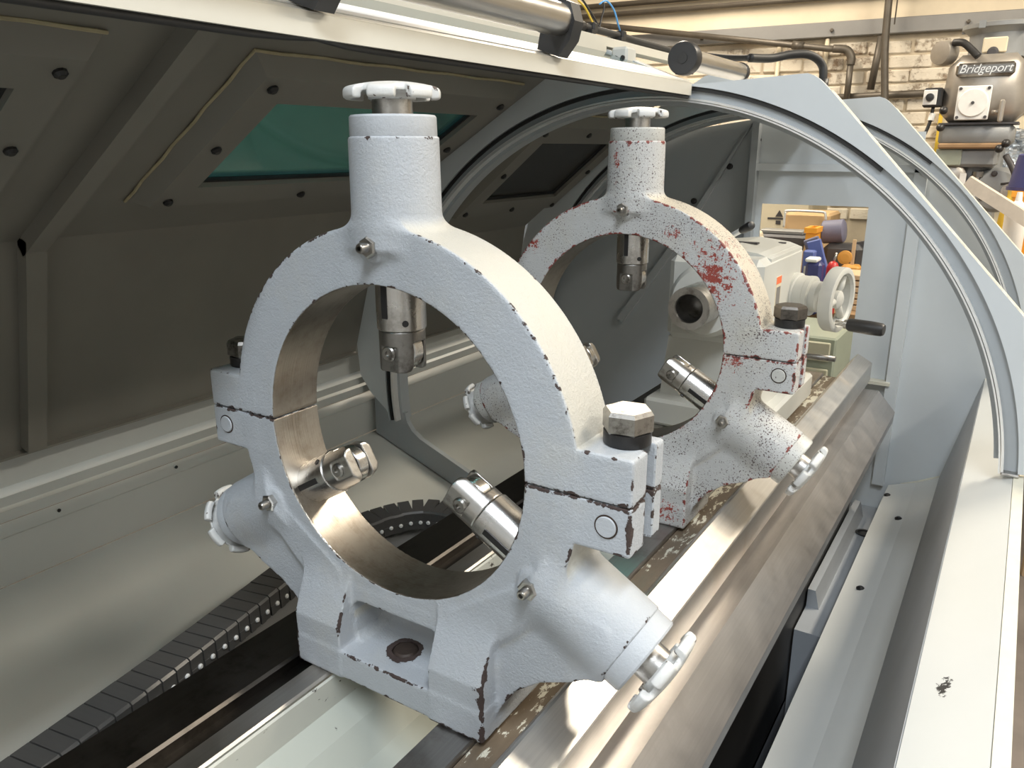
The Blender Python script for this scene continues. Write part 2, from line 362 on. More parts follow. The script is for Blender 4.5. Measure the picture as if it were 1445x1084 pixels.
def nets(f, lo, hi, h, wear=0.):
    ax = [np.arange(lo[i], hi[i]+h, h, dtype=np.float32) for i in range(3)]
    G = np.meshgrid(*ax, indexing='ij', sparse=False); D = f(G).astype(np.float32); del G
    ins = D < 0; n = D.shape; cn = tuple(k-1 for k in n)
    cnt = np.zeros(cn, np.int8); acc = [np.zeros(cn, np.float32) for _ in range(3)]
    sl = lambda o: tuple(slice(o[i], o[i]+cn[i]) for i in range(3))
    for a in range(3):
        b_, c_ = [k for k in range(3) if k != a]
        for u in (0, 1):
            for w in (0, 1):
                o0 = [0, 0, 0]; o0[b_] = u; o0[c_] = w; o1 = list(o0); o1[a] = 1
                A, B = D[sl(o0)], D[sl(o1)]; ch = ins[sl(o0)] != ins[sl(o1)]
                t_ = np.where(ch, A/np.where(ch, A-B, 1), 0); cnt += ch
                for i in range(3): acc[i] += np.where(ch, t_ if i == a else np.float32(o0[i]), 0)
    act = cnt > 0; ids = np.full(cn, -1, np.int64); ids[act] = np.arange(act.sum())
    I = np.argwhere(act); V = np.stack([ax[i][0] + h*(I[:, i] + acc[i][act]/cnt[act]) for i in range(3)], 1).astype(float)
    F = []
    for a in range(3):
        b_, c_ = (a+1) % 3, (a+2) % 3
        s0 = [slice(1, -1)]*3; s0[a] = slice(0, n[a]-1); s1 = list(s0); s1[a] = slice(1, n[a])
        ch = ins[tuple(s0)] != ins[tuple(s1)]; J = np.argwhere(ch); J[:, b_] += 1; J[:, c_] += 1
        flip = ins[tuple(s0)][ch]
        def cell(db, dc): K = J.copy(); K[:, b_] += db; K[:, c_] += dc; return ids[K[:, 0], K[:, 1], K[:, 2]]
        q = np.stack([cell(-1, -1), cell(0, -1), cell(0, 0), cell(-1, 0)], 1); q[~flip] = q[~flip][:, ::-1]; F.append(q)
    F = np.vstack(F)
    for _ in range(2):
        P = [V[:, i] for i in range(3)]; d0 = f(P); g = []
        for i in range(3): Q = [p.copy() for p in P]; Q[i] = Q[i] + h*.25; g.append((f(Q)-d0)/(h*.25))
        g = np.stack(g, 1); V = V - np.clip(d0, -h*.6, h*.6)[:, None]*g/np.maximum((g*g).sum(1), .3)[:, None]
    e = None
    if wear:
        e = np.zeros(len(V))
        dirs = [(a, b, c) for a in (-1, 0, 1) for b in (-1, 0, 1) for c in (-1, 0, 1) if (a, b, c) != (0, 0, 0)]
        for d in dirs: d = np.array(d)/np.linalg.norm(d)*wear; e += f([V[:, i]+d[i] for i in range(3)])
        e = np.clip(e/len(dirs)/wear*4, -1, 1)
    return (V, F.tolist()), e

# ------------------------------------------------------------------ the room
def struct(name, geo, mat, loc=(0, 0, 0), rz=0., label=None, smooth=False):
    o = obj(name, geo, mat, None, smooth); o.location = (loc[0], loc[1], loc[2] + H); o.rotation_euler = (0, 0, rz); o['kind'] = 'structure'
    if label: o['label'] = label
    return o
struct('floor', box(-3.4, 3.6, -2.9, 5.2, -H-.1, -H), 'floor', label='stained brown concrete workshop floor')
struct('ceiling', box(-3.4, 3.6, -2.9, 5.2, 2.4, 2.5), 'ceil', label='pale workshop ceiling')
struct('wall_left', box(-3.5, -3.4, -2.9, 5.2, -H, 2.4), 'plaster', label='cream plaster side wall')
struct('wall_right', box(3.6, 3.7, -2.9, 5.2, -H, 2.4), 'wall_grey', label='pale grey wall on the operator side')
struct('wall_front', box(-3.5, 3.7, -3.0, -2.9, -H, 2.4), 'wall_grey', label='pale grey wall behind the operator')
WR = math.radians(6.1)
wall = struct('wall_back', box(-3.2, 3.9, -.008, .2, -H, .86), 'mortar', (0, 4.62, 0), WR, 'old brick wall with flaking cream paint')
wu = obj('plaster_panel', box(-3.2, 3.9, 0, .2, .86, 2.4), 'plaster', wall)
bm_ = obj('brick', box(-.1075, .1075, -.018, .03, -.0325, .0325, .006), 'brick', wall).data
first = True
for r in range(13):
    for k in range(13):
        x = -2.35 + k*.2265 + (.113 if r % 2 else 0); z = .80 - r*.0755
        if x > .75: continue
        if first: o = bpy.data.objects['brick']; first = False
        else: o = bpy.data.objects.new('brick', bm_); COL.objects.link(o); o.parent = wall
        o.location = (x + random.uniform(-.004, .004), random.uniform(-.006, .006), z + random.uniform(-.003, .003)); o.rotation_euler = (random.uniform(-.02, .02), random.uniform(-.015, .015), random.uniform(-.02, .02))
def onwall(x, d=0.): return (x*math.cos(WR) + d*math.sin(WR), 4.62 + x*math.sin(WR) - d*math.cos(WR))
def wthing(name, geo, mat, label, cat, group=None, smooth=False):
    o = obj(name, geo, mat, None, smooth); o.location = (0, 4.62, H); o.rotation_euler = (0, 0, WR); return tag(o, label, cat, group)
g = thing('steel_girder', (0, 4.62, .9), 'long grey steel girder running along the brick wall', 'girder', rz=WR)
obj('web', box(-3., 2.6, -.055, -.004, -.035, .045, .004), 'girder', g)
for x in (-1.35, -.62, .05): obj('bolt', mv(lathe([(.011, 0), (.011, .012), (.006, .014)], n=6), (0, 0, 0)), 'pipe', g).matrix_local = Matrix.Translation((x, -.055, 0)) @ Matrix.Rotation(math.pi/2, 4, 'X')
for i, (z, xx) in enumerate(((1.13, 2.4), (1.075, 2.4))):
    wthing('wall_pipe', tube([(-2.6, -.03, z), (xx, -.03, z)], .016, 10), 'pipe', ('upper' if i == 0 else 'lower') + ' of two thin pipes fixed along the plaster above the girder', 'pipe', 'thin pipes on the plaster', True)
g = thing('conduit', (0, 4.62, .8), 'dark conduit slanting down the brick wall to an elbow', 'conduit', rz=WR)
obj('sloping_run', tube([(-2.2, -.09, .24), (-.62, -.09, .0), (-.56, -.09, -.005)], .017, 12), 'pipe', g, True)
obj('elbow', tube(spline([(-.60, -.09, 0), (-.53, -.09, -.01), (-.50, -.09, -.05), (-.50, -.09, -.09)], 5), .022, 12), 'pipe', g, True)
obj('drop_run', tube([(-.50, -.09, -.08), (-.50, -.09, -.27)], .017, 12), 'pipe', g, True)
obj('coupling', tube([(-.82, -.09, .03), (-.76, -.09, .021)], .024, 12), 'pipe', g, True)
wthing('horizontal_pipe', tube([(-.9, -.05, .535), (.02, -.05, .555), (1.4, -.05, .575)], .02, 10), 'pipe', 'dark pipe running level across the bricks at the foot of the conduit', 'pipe', None, True)
wthing('riser_pipe', tube([(-.36, -.05, .855), (-.385, -.05, .58)], .02, 10), 'pipe', 'short dark pipe standing between girder and level pipe', 'pipe', None, True)
wthing('hanging_cable', tube(spline([(-.345, -.16, 1.25), (-.335, -.16, .85), (-.31, -.16, .6), (-.27, -.16, .3)], 6), .019, 8), 'pipe', 'thick brown cable hanging in front of the grey girder', 'cable', None, True)
wthing('thin_cord', tube([(-.30, -.13, 1.25), (-.30, -.13, .9)], .004, 6), 'pipe', 'thin cord hanging beside the thick brown cable', 'cord')
for x, lab in ((-.90, 'pale slim conduit on the bricks below the girder, behind the looped cable'), (-.64, 'pale slim conduit on the bricks below the girder, beside the dark elbow')): wthing('white_conduit', tube([(x, -.032, .86), (x-.005, -.032, .2)], .012, 8), 'cream', lab, 'conduit', 'pale conduits under the girder', True)
g = thing('timber_lintel', (0, 4.62, 1.3), 'brown timber beam high on the cream plaster', 'beam', rz=WR)
obj('beam', box(-3., -1.3, -.10, 0, -.05, .08, .006), 'wood_dark', g); obj('wedge', box(-1.3, -1.22, -.06, 0, -.05, .06, .004), 'wood_dark', g)
# ceiling lamps
for i, (l, pw, c_) in enumerate(LAMPS):
    t = thing('ceiling_lamp', (l[0], l[1], l[2]-H), 'white ceiling batten lamp ' + ('above the tray behind the operator', 'between tray and milling machine', 'nearest the timber beam on the plaster', 'beside the pale grey operator side wall', 'in the corner behind the hood')[i], 'lamp', 'ceiling battens')
    obj('housing', box(-.15, .15, -.76, .76, 0, .06, .01), 'white', t); obj('diffuser', box(-.13, .13, -.74, .74, -.02, 0, .006), 'lamp', t)
    for y_ in (-.5, .5): obj('suspension_rod', tube([(0, y_, .06), (0, y_, .30)], .006), 'girder', t)

# ------------------------------------------------------------------ lathe bed
BED0, BED1 = -1.25, 1.45
bed = thing('lathe_bed', (0, 0, -H), 'long cast lathe bed with ground ways under the steady rests', 'lathe bed')
dz = H
def bedpart(name, pts, mat, y0=BED0, y1=BED1): return obj(name, mv(prism(pts, y0, y1), (0, 0, dz)), mat, bed)
bedpart('rear_way', [(-.203, -.30), (-.200, -.2655), (-.197, -.2625), (-.134, -.2625), (-.131, -.2655), (-.131, -.30)], 'way_dark')
bedpart('rear_wall', [(-.20, -.80), (-.20, -.30), (-.07, -.30), (-.0745, -.33), (-.09, -.80)], 'bed_paint')
bedpart('groove_strip', [(-.131, -.30), (-.131, -.276), (-.103, -.276), (-.103, -.30)], 'way_dark')
bedpart('rear_guide_rail', [(-.103, -.30), (-.103, -.263), (-.100, -.2592), (-.077, -.2592), (-.0745, -.2615), (-.0745, -.264), (-.0745, -.30)], 'way')
bedpart('rail_side', [(-.0746, -.30), (-.0746, -.264), (-.0725, -.266), (-.071, -.298)], 'flake_less')
bedpart('bed_trough', [(-.074, -.80), (-.071, -.298), (-.045, -.312), (-.02, -.340), (.02, -.352), (.066, -.352), (.066, -.80)], 'bed_paint')
for y in (-.62, -.17, .28, .72, 1.1):
    obj('cross_rib', mv(prism([(-.06, -.36), (-.055, -.305), (-.03, -.318), (.0, -.335), (.066, -.335), (.066, -.36)], y, y+.05), (0, 0, dz)), 'bed_paint', bed)
bedpart('flat_way', [(.066, -.80), (.066, -.2615), (.068, -.2592), (.1065, -.2592), (.108, -.2612), (.108, -.80)], 'way_grey')
bedpart('painted_ledge', [(.1082, -.80), (.1082, -.268), (.1085, -.2655), (.150, -.2655), (.150, -.80)], 'flake')
bedpart('front_prism_way', [(.150, -.40), (.150, -.262), (.1665, -.2175), (.1785, -.2015), (.1815, -.2015), (.2115, -.2185), (.2125, -.2205), (.2125, -.262), (.204, -.275), (.204, -.40)], 'way')
bedpart('front_wall', [(.15, -.80), (.15, -.40), (.204, -.40), (.204, -.80)], 'sump')
bedpart('pedestal', [(-.20, -H), (-.20, -.79), (.204, -.79), (.204, -H)], 'tray_grey')

cv = thing('way_cover', (.24, 0, -.345), 'brushed steel cover sheet sloping beside the front prism way', 'way cover')
def rel(geo, t): return mv(geo, (-t.location.x, -t.location.y, H - t.location.z))
obj('sheet', rel(sheet([(.206, -.278), (.237, -.2775), (.2755, -.3215), (.2735, -.345)], BED0, 1.42, .0025), cv), 'cover', cv)
obj('end_cap', rel(prism([(.206, -.2775), (.237, -.277), (.2755, -.321), (.2735, -.345), (.206, -.345)], 1.42, 1.423), cv), 'cover', cv)
for y_ in (-.6, .9): obj('bracket', rel(box(.205, .27, y_, y_+.03, -.35, -.33), cv), 'girder', cv)

# ------------------------------------------------------------------ chip tray in front
tr = thing('chip_tray', (.45, 0, -H), 'white enamelled chip tray with folded sides along the lathe front', 'chip tray')
def tp(name, pts, mat, th=.003, y0=BED0, y1=1.5665): return obj(name, rel(sheet(pts, y0, y1, th), tr), mat, tr)
tp('lower_flange', [(.2765, -.585), (.2755, -.5607), (.3356, -.5405)], 'tray')
tp('inner_slope', [(.3356, -.5405), (.3845, -.515)], 'tray')
tp('riser', [(.3845, -.515), (.4433, -.2522)], 'tray_grey')  # greyer than the other folds: the steep face's shade is put into the colour
tp('ledge', [(.4433, -.2522), (.5085, -.2175)], 'tray')
obj('cream_lip', rel(prism([(.508, -.26), (.508, -.214), (.5215, -.214), (.5215, -H), (.512, -H)], BED0, 1.56), tr), 'lip', tr)
for (x, y, z) in ((.281, 1.49, -.558), (.325, 1.33, -.543), (.305, .98, -.550)):
    obj('screw', rel(mv(lathe([(.008, 0), (.008, .004), (.004, .007)], n=8), (x, y, z)), tr), 'blackox', tr)
obj('sump_floor', rel(box(.207, .507, BED0, .90, -.86, -.84), tr), 'sump', tr)
obj('sump_side', rel(box(.40, .41, BED0, .90, -.84, -.50), tr), 'sump', tr)
du = thing('coolant_duct', (.24, 1.2, -H), 'grey sheet metal coolant duct with a drain hole under the way cover', 'duct')
obj('duct_floor', rel(box(.207, .39, .925, 1.572, -.66, -.63), du), 'tray_grey', du)
obj('duct_end', rel(box(.05, .2065, 1.455, 1.572, -.66, -.63), du), 'tray_grey', du)
obj('duct_step', rel(prism([(.2075, -.63), (.2075, -.59), (.222, -.59), (.232, -.63)], 1.0, 1.50), du), 'tray_grey', du)
obj('duct_front', rel(box(.207, .39, .905, .925, -.86, -.63), du), 'tray_grey', du)
obj('drain_hole', rel(mv(lathe([(.017, 0), (.019, .003), (.014, .003), (.013, -.004)], n=20), (.25, 1.40, -.629)), du), 'sump', du)
obj('duct_legs', rel(box(.22, .38, 1.0, 1.04, -H, -.66), du), 'tray_grey', du)

# ------------------------------------------------------------------ rear splash panel and floor
bp = thing('rear_splash_panel', (-.6, 0, -H), 'grey green folded splash panel behind the bed', 'splash panel')
def rp(name, pts, mat='guard_in', th=.003): return obj(name, rel(sheet(pts, BED0, 1.52, th, -1), bp), mat, bp)
rp('upper_channel', [(-.875, -.12), (-.870, -.262), (-.838, -.266)])
rp('stepped_strip', [(-.838, -.2665), (-.836, -.281), (-.826, -.2845), (-.824, -.3005)])
rp('joint_strip', [(-.8235, -.3015), (-.803, -.3165)])
rp('lower_wall', [(-.8025, -.3175), (-.8088, -.3985)])
rp('sloping_floor', [(-.8083, -.3998), (-.5875, -.481), (-.205, -.621)])
for y in (-.35, -.13, .09, .31): obj('rivet', rel(mv(lathe([(.0028, 0), (.0028, .003)], d=(.6, 0, .8), n=8), (-.812, y, -.3095)), bp), 'blackox', bp)
for q in ((-.86, -.80, -1.2, -1.14, -H, -.27), (-.86, -.80, 1.4, 1.46, -H, -.27), (-.3, -.24, -1.2, -1.14, -H, -.62), (-.3, -.24, 1.40, 1.46, -H, -.62)): obj('support_leg', rel(box(*q), bp), 'tray_grey', bp)

# ------------------------------------------------------------------ guard hoods (polygonal section about the rail centre)
CC = np.array([-.116, -.2626]); RR = .6055
F0, V0, B0 = np.array([-.71, .1255]), np.array([-.24, .408]), np.array([-.816, -.207])
def hood(name, y0, y1, wins, ribs, rot, ysh, label, glassmat, near):
    t = thing(name, (0, (y0+y1)/2 + ysh, -.21), label, 'machine guard')
    ca, sa = math.cos(rot), math.sin(rot)
    def fin(V):
        V = np.array(V, float); x, z = V[:, 0]-CC[0], V[:, 2]-CC[1]
        W_ = np.stack([CC[0] + ca*x - sa*z, V[:, 1] + ysh, CC[1] + sa*x + ca*z], 1)
        return W_ - np.array([0, (y0+y1)/2 + ysh, -.21])
    def pt(A, u, nn, s, y, n): return (A[0]+u[0]*s+nn[0]*n, y, A[1]+u[1]*s+nn[1]*n)
    def mk(A, B):
        u = (B-A)/np.linalg.norm(B-A); n = np.array([u[1], -u[0]]); 
        if np.dot(CC-A, n) < 0: n = -n
        return A, u, n
    def slab(PL, s0, s1, ya, yb, n0, n1):
        V = [pt(*PL, s, y, n) for n in (n0, n1) for y in (ya, yb) for s in (s0, s1)]
        return fixn(fin(V), [(0, 2, 3, 1), (4, 5, 7, 6), (0, 1, 5, 4), (2, 6, 7, 3), (0, 4, 6, 2), (1, 3, 7, 5)])
    roof, wal = mk(F0, V0), mk(F0, B0); L = np.linalg.norm(V0-F0); LW = np.linalg.norm(B0-F0)*(1. if near else .72); N0, N1 = -.026, -.023
    sh = [slab(roof, -.012, .165, y0, y1+.0052, N0, N1), slab(roof, .38, L+.01, y0, y1+.0052, N0, N1)]
    ys = [y0] + [v for w in wins for v in w] + [y1+.0052]
    for i in range(0, len(ys), 2): sh.append(slab(roof, .165, .38, ys[i], ys[i+1], N0, N1))
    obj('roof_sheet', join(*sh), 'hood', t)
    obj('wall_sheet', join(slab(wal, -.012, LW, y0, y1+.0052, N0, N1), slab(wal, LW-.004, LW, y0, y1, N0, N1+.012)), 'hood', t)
    for a, b in ribs:
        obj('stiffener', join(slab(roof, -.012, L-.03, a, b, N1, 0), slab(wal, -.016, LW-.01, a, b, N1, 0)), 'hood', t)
    for a, b in wins:
        gs = []
        o_b = (.095, .452, a-.072, b+.072); o_f = (.112, .432, a-.052, b+.052); i_f = (.165, .38, a, b)
        loops = [[(r[0], r[2], n), (r[1], r[2], n), (r[1], r[3], n), (r[0], r[3], n)] for r, n in ((o_b, N1), (o_f, 0), (i_f, 0), (i_f, N1))]
        V = [pt(*roof, s, y, n) for lp in loops for s, y, n in lp]
        F = [(i*4+k, i*4+(k+1) % 4, (i+1)*4+(k+1) % 4, (i+1)*4+k) for i in range(3) for k in range(4)] + [(12+k, 12+(k+1) % 4, (k+1) % 4, k) for k in range(4)]
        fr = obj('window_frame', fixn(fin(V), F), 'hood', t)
        bead = [pt(*roof, .0945 + (.4525-.0945)*k/12, a-.0725, N1+.002 + .0012*math.sin(k*2.1)) for k in range(13)] + [pt(*roof, .4525, a-.0725 + (b-a+.145)*k/16, N1+.002 + .0012*math.sin(k*1.7)) for k in range(1, 17)]
        obj('sealant_bead', tube(fin(bead), .0022, 6), 'sealant', fr)
        obj('gasket', join(*[slab(roof, *q, -.016, -.008) for q in ((.165, .170, a, b), (.375, .38, a, b), (.165, .38, a, a+.005), (.165, .38, b-.005, b))]), 'rubber', fr)
        obj('pane', slab(roof, .165, .38, a, b, -.018, -.013), glassmat, fr)
        for s in (.127, .269, .411):
            for y in (a-.0295, (a+b)/2, b+.0325):
                if s == .269 and y == (a+b)/2: continue
                p = pt(*roof, s, y, 0); q = fin([p])[0]
                nn = np.array([ca*roof[2][0]-sa*roof[2][1], 0, sa*roof[2][0]+ca*roof[2][1]])
                obj('screw', lathe([(.0075, -.001), (.0075, .003), (.004, .006), (.0015, .006)], q, nn, 10), 'blackox', fr)
    # glazed front section and its lip
    A, B = (np.array([-.035, .367]), np.array([-.205, .429])) if near else (np.array([.085, .323]), np.array([-.205, .429]))
    fr_ = mk(A, B); LF = np.linalg.norm(B-A)
    obj('front_lip', join(slab((A, np.array([0., -1.]), np.array([-1., 0])), 0, .0185, y0, y1, -.0005, .012), slab(fr_, 0, .016, y0, y1, -.001, .003)), 'guard_cream', t)
    if near: obj('lip_seal', mv(tube(fin([(-.041, y, .3465 + (.004*math.exp(-((y+.015)/.03)**2) if near else 0)) for y in np.linspace(y0, y1, 60)]), .0032, 8), (0, 0, 0)), 'rubber', t, True)
    obj('glazing_bead', slab(fr_, .016, LF-.106, y0, y1, -.002, .002), 'white', t)
    obj('front_pane', slab(fr_, LF-.106, LF-.016, y0, y1, -.001, .003), 'glass', t)
    tr_ = (np.array([-.193, .449]), np.array([0., -1.]), np.array([-1., 0.]))
    obj('top_rail', join(slab(tr_, 0, .0295, y0, y1, 0, .027), slab(tr_, 0, .0145, y1, 1.17, 0, .027)) if near else slab(tr_, 0, .0295, y0, y1, 0, .027), 'guard_cream', t)
    obj('roof_cap', slab(mk(B, V0 + np.array([-.02, .045])), 0, .06, y0, y1, -.004, 0), 'guard_cream', t)
    return t, fin
nh, nfin = hood('sliding_guard', -1.15, .824, [(-.54, -.081), (.2475, .7045)], [(.061, .090), (-.60, -.57)], 0., 0., 'large grey sliding guard hood with two tinted windows over the near rest', 'glass', True)
fh, ffin = hood('sliding_guard', .8755, 1.505, [(1.0735, 1.425)], [(.90, .92)], math.radians(8.4), 0., 'grey guard hood with one dark window over the far rest', 'dark_pane', False)
# handles on the hoods
hd = thing('guard_handle', (-.03, .1, .365), 'pale tubular handle with two black brackets on the near hood lip', 'handle')
obj('grip', rel(tube([(-.028, -.25, .408), (-.028, .365, .408)], .0185, 24), hd), 'alu', hd, 40)
for y in (-.015, .372):
    b_ = prism([(-.056, .3775), (-.027, .3675), (-.012, .385), (-.006, .405), (-.012, .425), (-.028, .432), (-.044, .425), (-.050, .405)], y-.011, y+.011)
    obj('bracket', rel(b_, hd), 'plastic', hd, 30)
hd2 = thing('guard_handle', (-.06, 1.0, .37), 'pale tubular handle with a black disc bracket on the far hood', 'handle')
obj('grip', rel(tube([(-.062, .86, .410), (-.062, 1.16, .410)], .017, 24), hd2), 'alu', hd2, 40)
k_ = obj('bracket', rel(lathe([(.0255, 0), (.027, .003), (.027, .022), (.022, .026)], (-.062, .845, .410), (0, 1, 0), 28), hd2), 'plastic', hd2, 40)
obj('bracket_hole', rel(lathe([(.009, 0), (.009, .003)], (-.062, .8435, .410), (0, 1, 0), 16), hd2), 'sump', k_)
obj('end_cap', rel(cyl((-.062, 1.155, .410), (0, 1, 0), .019, .015, 20, .003), hd2), 'plastic', hd2)
obj('foot', rel(box(-.075, -.05, .85, .87, .385, .40), hd2), 'plastic', hd2)
cb = thing('hood_cable', (-.2, .8, .45), 'black cable with loose coloured wires clipped along the hood top rail', 'cable')
obj('cable', rel(tube(spline([(-.206, .40, .456), (-.206, .60, .457), (-.206, .69, .459), (-.206, .80, .460), (-.206, .92, .460), (-.204, .98, .458), (-.202, 1.04, .4575), (-.202, 1.14, .457), (-.19, 1.19, .457), (-.12, 1.215, .446), (-.056, 1.2, .440)], 8), .006, 10), cb), 'rubber', cb, True)
for y in (.79, .905): obj('clip', rel(join(box(-.214, -.196, y-.008, y+.008, .4515, .469, .003), box(-.218, -.194, y-.02, y-.008, .4495, .456)), cb), 'plastic', cb)
obj('sleeve', rel(tube([(-.206, .73, .4595), (-.206, .76, .4598)], .008, 10), cb), 'plastic', cb, True)
for nm, mt, pts in (('yellow_wire', 'yellow', [(-.206, .80, .466), (-.209, .79, .478), (-.212, .775, .492), (-.216, .76, .500)]), ('blue_wire', 'blue_wire', [(-.206, .905, .466), (-.204, .89, .478), (-.206, .875, .50), (-.211, .855, .512), (-.216, .838, .505)]), ('black_wire', 'rubber', [(-.206, .82, .465), (-.207, .83, .482), (-.208, .84, .497), (-.212, .845, .508)]), ('black_wire', 'rubber', [(-.206, .82, .465), (-.212, .80, .486), (-.22, .775, .508), (-.226, .755, .52)])):
    obj(nm, rel(tube(spline(pts, 5), .0017, 6), cb), mt, cb, True)
lk = thing('latch_block', (-.16, .84, .40), 'small pale latch block with two screws at the end of the tinted roof strip', 'latch')
obj('block', rel(box(-.175, -.145, .805, .845, .395, .43, .004), lk), 'tail', lk); obj('screw', rel(mv(lathe([(.004, 0), (.004, .003)], d=(0, -1, 0), n=8), (-.165, .805, .412)), lk), 'blackox', lk); obj('screw', rel(mv(lathe([(.004, 0), (.004, .003)], d=(0, -1, 0), n=8), (-.152, .805, .412)), lk), 'blackox', lk)
lc = thing('looped_cable', (.0, 1.25, .3), 'black cable looping over behind the nearer arched guard rib', 'cable')
obj('loop', rel(tube(spline([(-.056, 1.2, .440), (-.03, 1.26, .443), (.0, 1.30, .452), (.03, 1.33, .452), (.052, 1.35, .434), (.058, 1.35, .40), (.058, 1.35, .30)], 8), .0085, 12), lc), 'rubber', lc, True)
obj('gland', rel(tube([(.058, 1.35, .375), (.058, 1.35, .405)], .012, 12), lc), 'plastic', lc, True)

# ------------------------------------------------------------------ arched guard ribs
def outline_r(poly, a):
    d = np.array([math.cos(a), math.sin(a)]); best = None
    for i in range(len(poly)):
        p, q = np.array(poly[i])-CC, np.array(poly[(i+1) % len(poly)])-CC; e = q-p; den = d[0]*e[1]-d[1]*e[0]
        if abs(den) < 1e-9: continue
        t_ = (p[0]*e[1]-p[1]*e[0])/den; u = (p[0]*d[1]-p[1]*d[0])/den
        if t_ > 0 and -1e-6 <= u <= 1+1e-6: best = max(best or 0, t_)
    return best
def band(a0, a1, ri, ro, y0, y1, n=120):
    V, F = [], []
    for k in range(n+1):
        a = a0+(a1-a0)*k/n; r0 = ri(a) if callable(ri) else ri; r1 = ro(a) if callable(ro) else ro
        for r, y in ((r0, y0), (r1, y0), (r1, y1), (r0, y1)): V.append((CC[0]+r*math.cos(a), y, CC[1]+r*math.sin(a)))
    for k in range(n):
        for j in range(4): F.append((k*4+j, k*4+(j+1) % 4, (k+1)*4+(j+1) % 4, (k+1)*4+j))
    F += [(0, 1, 2, 3), tuple(n*4+j for j in (3, 2, 1, 0))]
    return fixn(np.array(V), F)
POLY = [(.62, -.2126), (.62, -.105), (.484, .0295), (.190, .343), (.181, .352), (.170, .363), (.160, .3705), (.148, .3748), (-.02, .3665), (-.04, .367), (-.200, .432), (-.224, .433), (-.255, .440), (-.745, .147), (-.834, -.15), (-.826, -.255), (-.795, -.295), (-.73, -.345), (-.69, -.352), (-.4, -.4)]
A0, A1 = math.asin((-.2110+.2626)/.63) + .003, math.radians(188.5)
def rib(y, poly, label, a1):
    t = thing('arched_guard_rib', (.56, y, -.2135), label, 'guard rib', 'arched ribs of the guard')
    f = lambda a: max(RR+.027, outline_r(poly, a) or RR+.03)
    obj('plate', rel(band(A0, a1, RR+.0255, f, y, y+.012, 220), t), 'guard_blue', t)
    obj('edge_return', rel(band(A0, math.radians(64), lambda a: f(a)-.003, f, y+.004, y+.03, 120), t), 'lip', t)
    obj('gap_baffle', rel(band(math.radians(86), a1, lambda a: f(a)-.003, f, y+.012, y+.043, 120), t), 'guard_mid', t)  # added band that closes the gap behind the plate against leaking light
    obj('rail_channel', rel(band(A0, a1, RR+.007, RR+.0255, y+.008, y+.03), t), 'guard_mid', t, 30)
    obj('rail_strip', rel(join(band(A0, a1, RR+.0035, RR+.007, y-.003, y+.03), band(A0, a1, RR, RR+.0024, y-.005, y+.03)), t), 'chrome', t, 30)
    obj('inner_flange', rel(band(A0+.03, a1, RR-.007, RR, y+.012, y+.042), t), 'guard_mid', t, 30)
    obj('grease_seal', rel(band(math.radians(52), a1, RR+.0185, RR+.0245, y+.003, y+.012), t), 'rubber', t, 30)
    ra = [(math.radians(d), RR+.022) for d in (48,)]
    return t
r1 = rib(.83, POLY, 'pale blue arched guard rib nearest the quill nose, carrying the hood lip', A1)
obj('foot', rel(prism([(-.797, -.300), (-.797, -.4005), (-.5875, -.477), (-.300, -.582), (-.300, -.530), (-.5255, -.4447), (-.66, -.392), (-.685, -.375), (-.6985, -.3564), (-.703, -.335), (-.72, -.335), (-.75, -.31)], .843, .856), r1), 'guard_mid', r1)
obj('end_shoe', rel(join(box(.4905, .5155, .822, .856, -.2137, -.2085, .002)), r1), 'steel_worn', r1)
r2 = rib(1.512, POLY, 'pale blue arched guard rib standing at the end panel with the window', A1)
obj('end_shoe', rel(join(box(.4905, .5155, 1.504, 1.54, -.2137, -.2085, .002)), r2), 'steel_worn', r2)

# ------------------------------------------------------------------ end panel with window
ep = thing('end_panel', (.05, 1.58, -H), 'pale blue grey end panel of the guard with a window opening', 'end panel')
def eb(*a): return rel(box(*a), ep)
YE = 1.575
obj('panel_sheet', join(eb(-.128, .245, YE, YE+.004, .129, .30), eb(.1437, .245, YE, YE+.004, -.72, .129), eb(-.128, -.110, YE, YE+.004, -.30, .129)), 'guard_blue', ep)
obj('corner_sheet', rel(prism([(.245, -.72), (.45, -.72), (.45, -.23), (.47, -.2), (.48, -.10), (.455, .0), (.40, .085), (.32, .175), (.262, .225), (.245, .235)], YE, YE+.004), ep), 'guard_blue', ep)
obj('upper_sheet', rel(prism([(-.128, .30), (-.128, .352), (-.03, .350), (.05, .334), (.15, .298), (.215, .262), (.245, .24), (.245, .20)], YE+.0045, YE+.008), ep), 'guard_blue', ep)
obj('top_bar', eb(-.128, .262, YE-.02, YE, .2105, .2275), 'guard_blue', ep)
obj('side_post', eb(.235, .262, YE-.02, YE, -.56, .2275), 'guard_blue', ep)
obj('hinge_post', eb(-.142, -.125, YE-.028, YE, -.30, .335), 'guard_mid', ep)
obj('bottom_flange', eb(.165, .245, YE-.03, YE, -.296, -.288), 'lip', ep)
obj('rear_sheet', join(eb(-.86, -.142, YE, YE+.004, -.66, .20), rel(prism([(-.80, .20), (-.142, .20), (-.142, .335), (-.40, .30), (-.65, .24)], YE, YE+.004), ep)), 'guard_mid', ep)
obj('diagonal_fold', rel(prism([(-.150, .325), (-.142, .335), (-.30, .05), (-.48, -.22), (-.50, -.21), (-.32, .05)], YE-.012, YE), ep), 'guard_mid', ep)
for x, z in ((-.20, .22), (-.132, .285), (-.29, .13)): obj('bolt', rel(lathe([(.008, 0), (.008, .006), (.004, .008)], (x, YE, z), (0, -1, 0), 10), ep), 'blackox', ep)
obj('window_pane', eb(-.110, .1437, YE+.001, YE+.003, -.30, .129), 'pane', ep)
